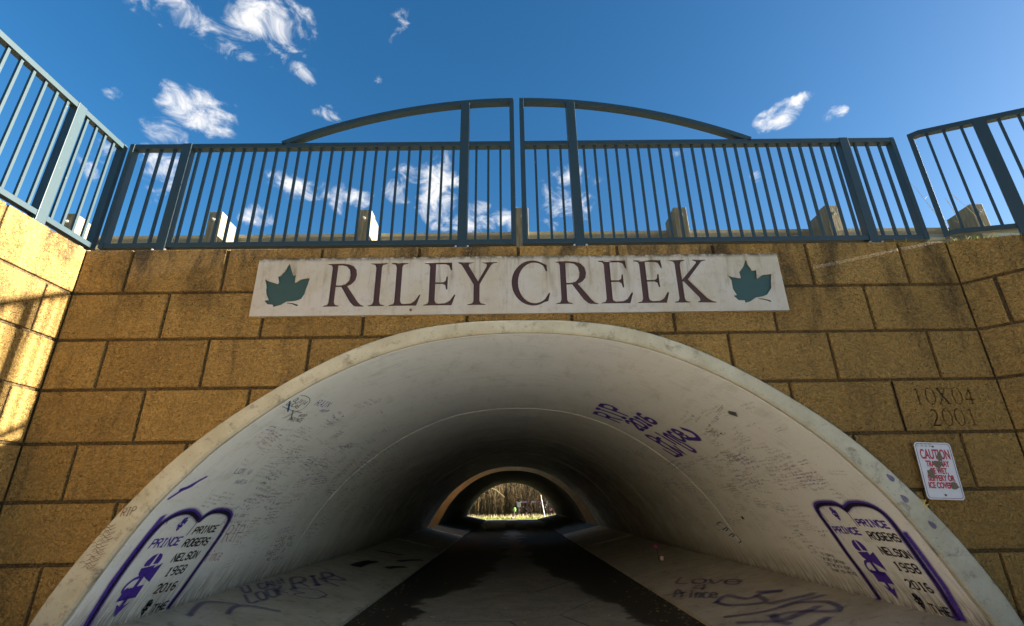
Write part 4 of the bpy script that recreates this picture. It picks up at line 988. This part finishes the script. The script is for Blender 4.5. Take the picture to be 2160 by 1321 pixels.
# memorial fence with ribbons, leaning pole, notice
mf = thing('memorial_fence', 'dark wire fence hung with purple tributes beyond the far tunnel mouth', 'fence')
MAT['fencewire'] = simple('dark coated fence wire', (.03, .03, .035), .5); MAT['lilac'] = simple('lilac ribbon', (.55, .30, .62), .7)
fy = 43.6; bm = bmesh.new(); tube(bm, [(.55, fy, -2.28), (4.8, fy, -2.30)], .022, .022, 6); from_bm('top_rail', bm, MAT['fencewire'], mf)
for x in (.55, 1.9, 3.3, 4.8): bm = bmesh.new(); tube(bm, [(x, fy, -3.64), (x, fy, -2.26)], .028, .028, 6); from_bm('post', bm, MAT['fencewire'], mf)
bm = bmesh.new()
for k in range(26):
    x = .55+k*.165; tube(bm, [(x, fy, -3.6), (x+.5, fy, -2.3)], .006, .006, 3); tube(bm, [(x+.5, fy+.01, -3.6), (x, fy+.01, -2.3)], .006, .006, 3)
tag(from_bm('wire_mesh', bm, MAT['fencewire'], mf), kind='stuff')
for k in range(46):
    x = .6+(k % 23)*.18 if k < 16 else R.uniform(.8, 4.6); z = -2.30 if k < 16 else R.uniform(-3.3, -2.3); s = R.uniform(.025, .06)
    o = from_bm('ribbon', box_bm(x-s, x+s, fy-.05, fy-.03, z-s*1.3, z+s, 0), R.choice((MAT['lilac'], MAT['lilac'], MAT['tape_white'], MAT['pink'])), mf); o.rotation_euler.y = 0
t = thing('leaning_pole', 'thin pale leaning pole beside the memorial fence', 'pole'); bm = bmesh.new(); tube(bm, [(3.05, 43.2, -3.65), (2.75, 43.2, -1.75)], .03, .022, 6); from_bm('shaft', bm, MAT['tape_white'], t)
t = thing('notice_board', 'small white notice on a thin post at the left end of the memorial fence', 'sign')
from_bm('board', box_bm(.62, .90, 43.3, 43.33, -2.75, -2.33, .004), MAT['tape_white'], t); bm = bmesh.new(); tube(bm, [(.76, 43.35, -3.65), (.76, 43.35, -2.4)], .02, .02, 5); from_bm('post', bm, MAT['fencewire'], t)
t = thing('balloon', 'pale green balloon tied beside the notice', 'balloon'); bm = bmesh.new(); bmesh.ops.create_icosphere(bm, subdivisions=2, radius=.15, matrix=Matrix.Translation((.35, 43.3, -2.95)) @ Matrix.Diagonal((1, 1, 1.3, 1))); from_bm('skin', bm, simple('green balloon', (.30, .55, .16), .4), t, True)
bm = bmesh.new(); tube(bm, [(.35, 43.3, -3.13), (.37, 43.3, -3.64)], .006, .006, 3); from_bm('string', bm, MAT['tape_white'], t)
t = thing('flower_bundle', 'bundle of pink flowers on the ground before the memorial fence', 'flowers')
for k in range(7):
    bm = bmesh.new(); q = Vector((.2+R.uniform(-.2, .25), 41.2+R.uniform(-.1, .1), -3.57)); bmesh.ops.create_icosphere(bm, subdivisions=1, radius=R.uniform(.05, .09), matrix=Matrix.Translation(q)); from_bm('bloom', bm, R.choice((MAT['pink'], MAT['lilac'])), t)

sc.render.engine = 'CYCLES'
sc.cycles.max_bounces = 8; sc.cycles.diffuse_bounces = 6; sc.cycles.transparent_max_bounces = 24
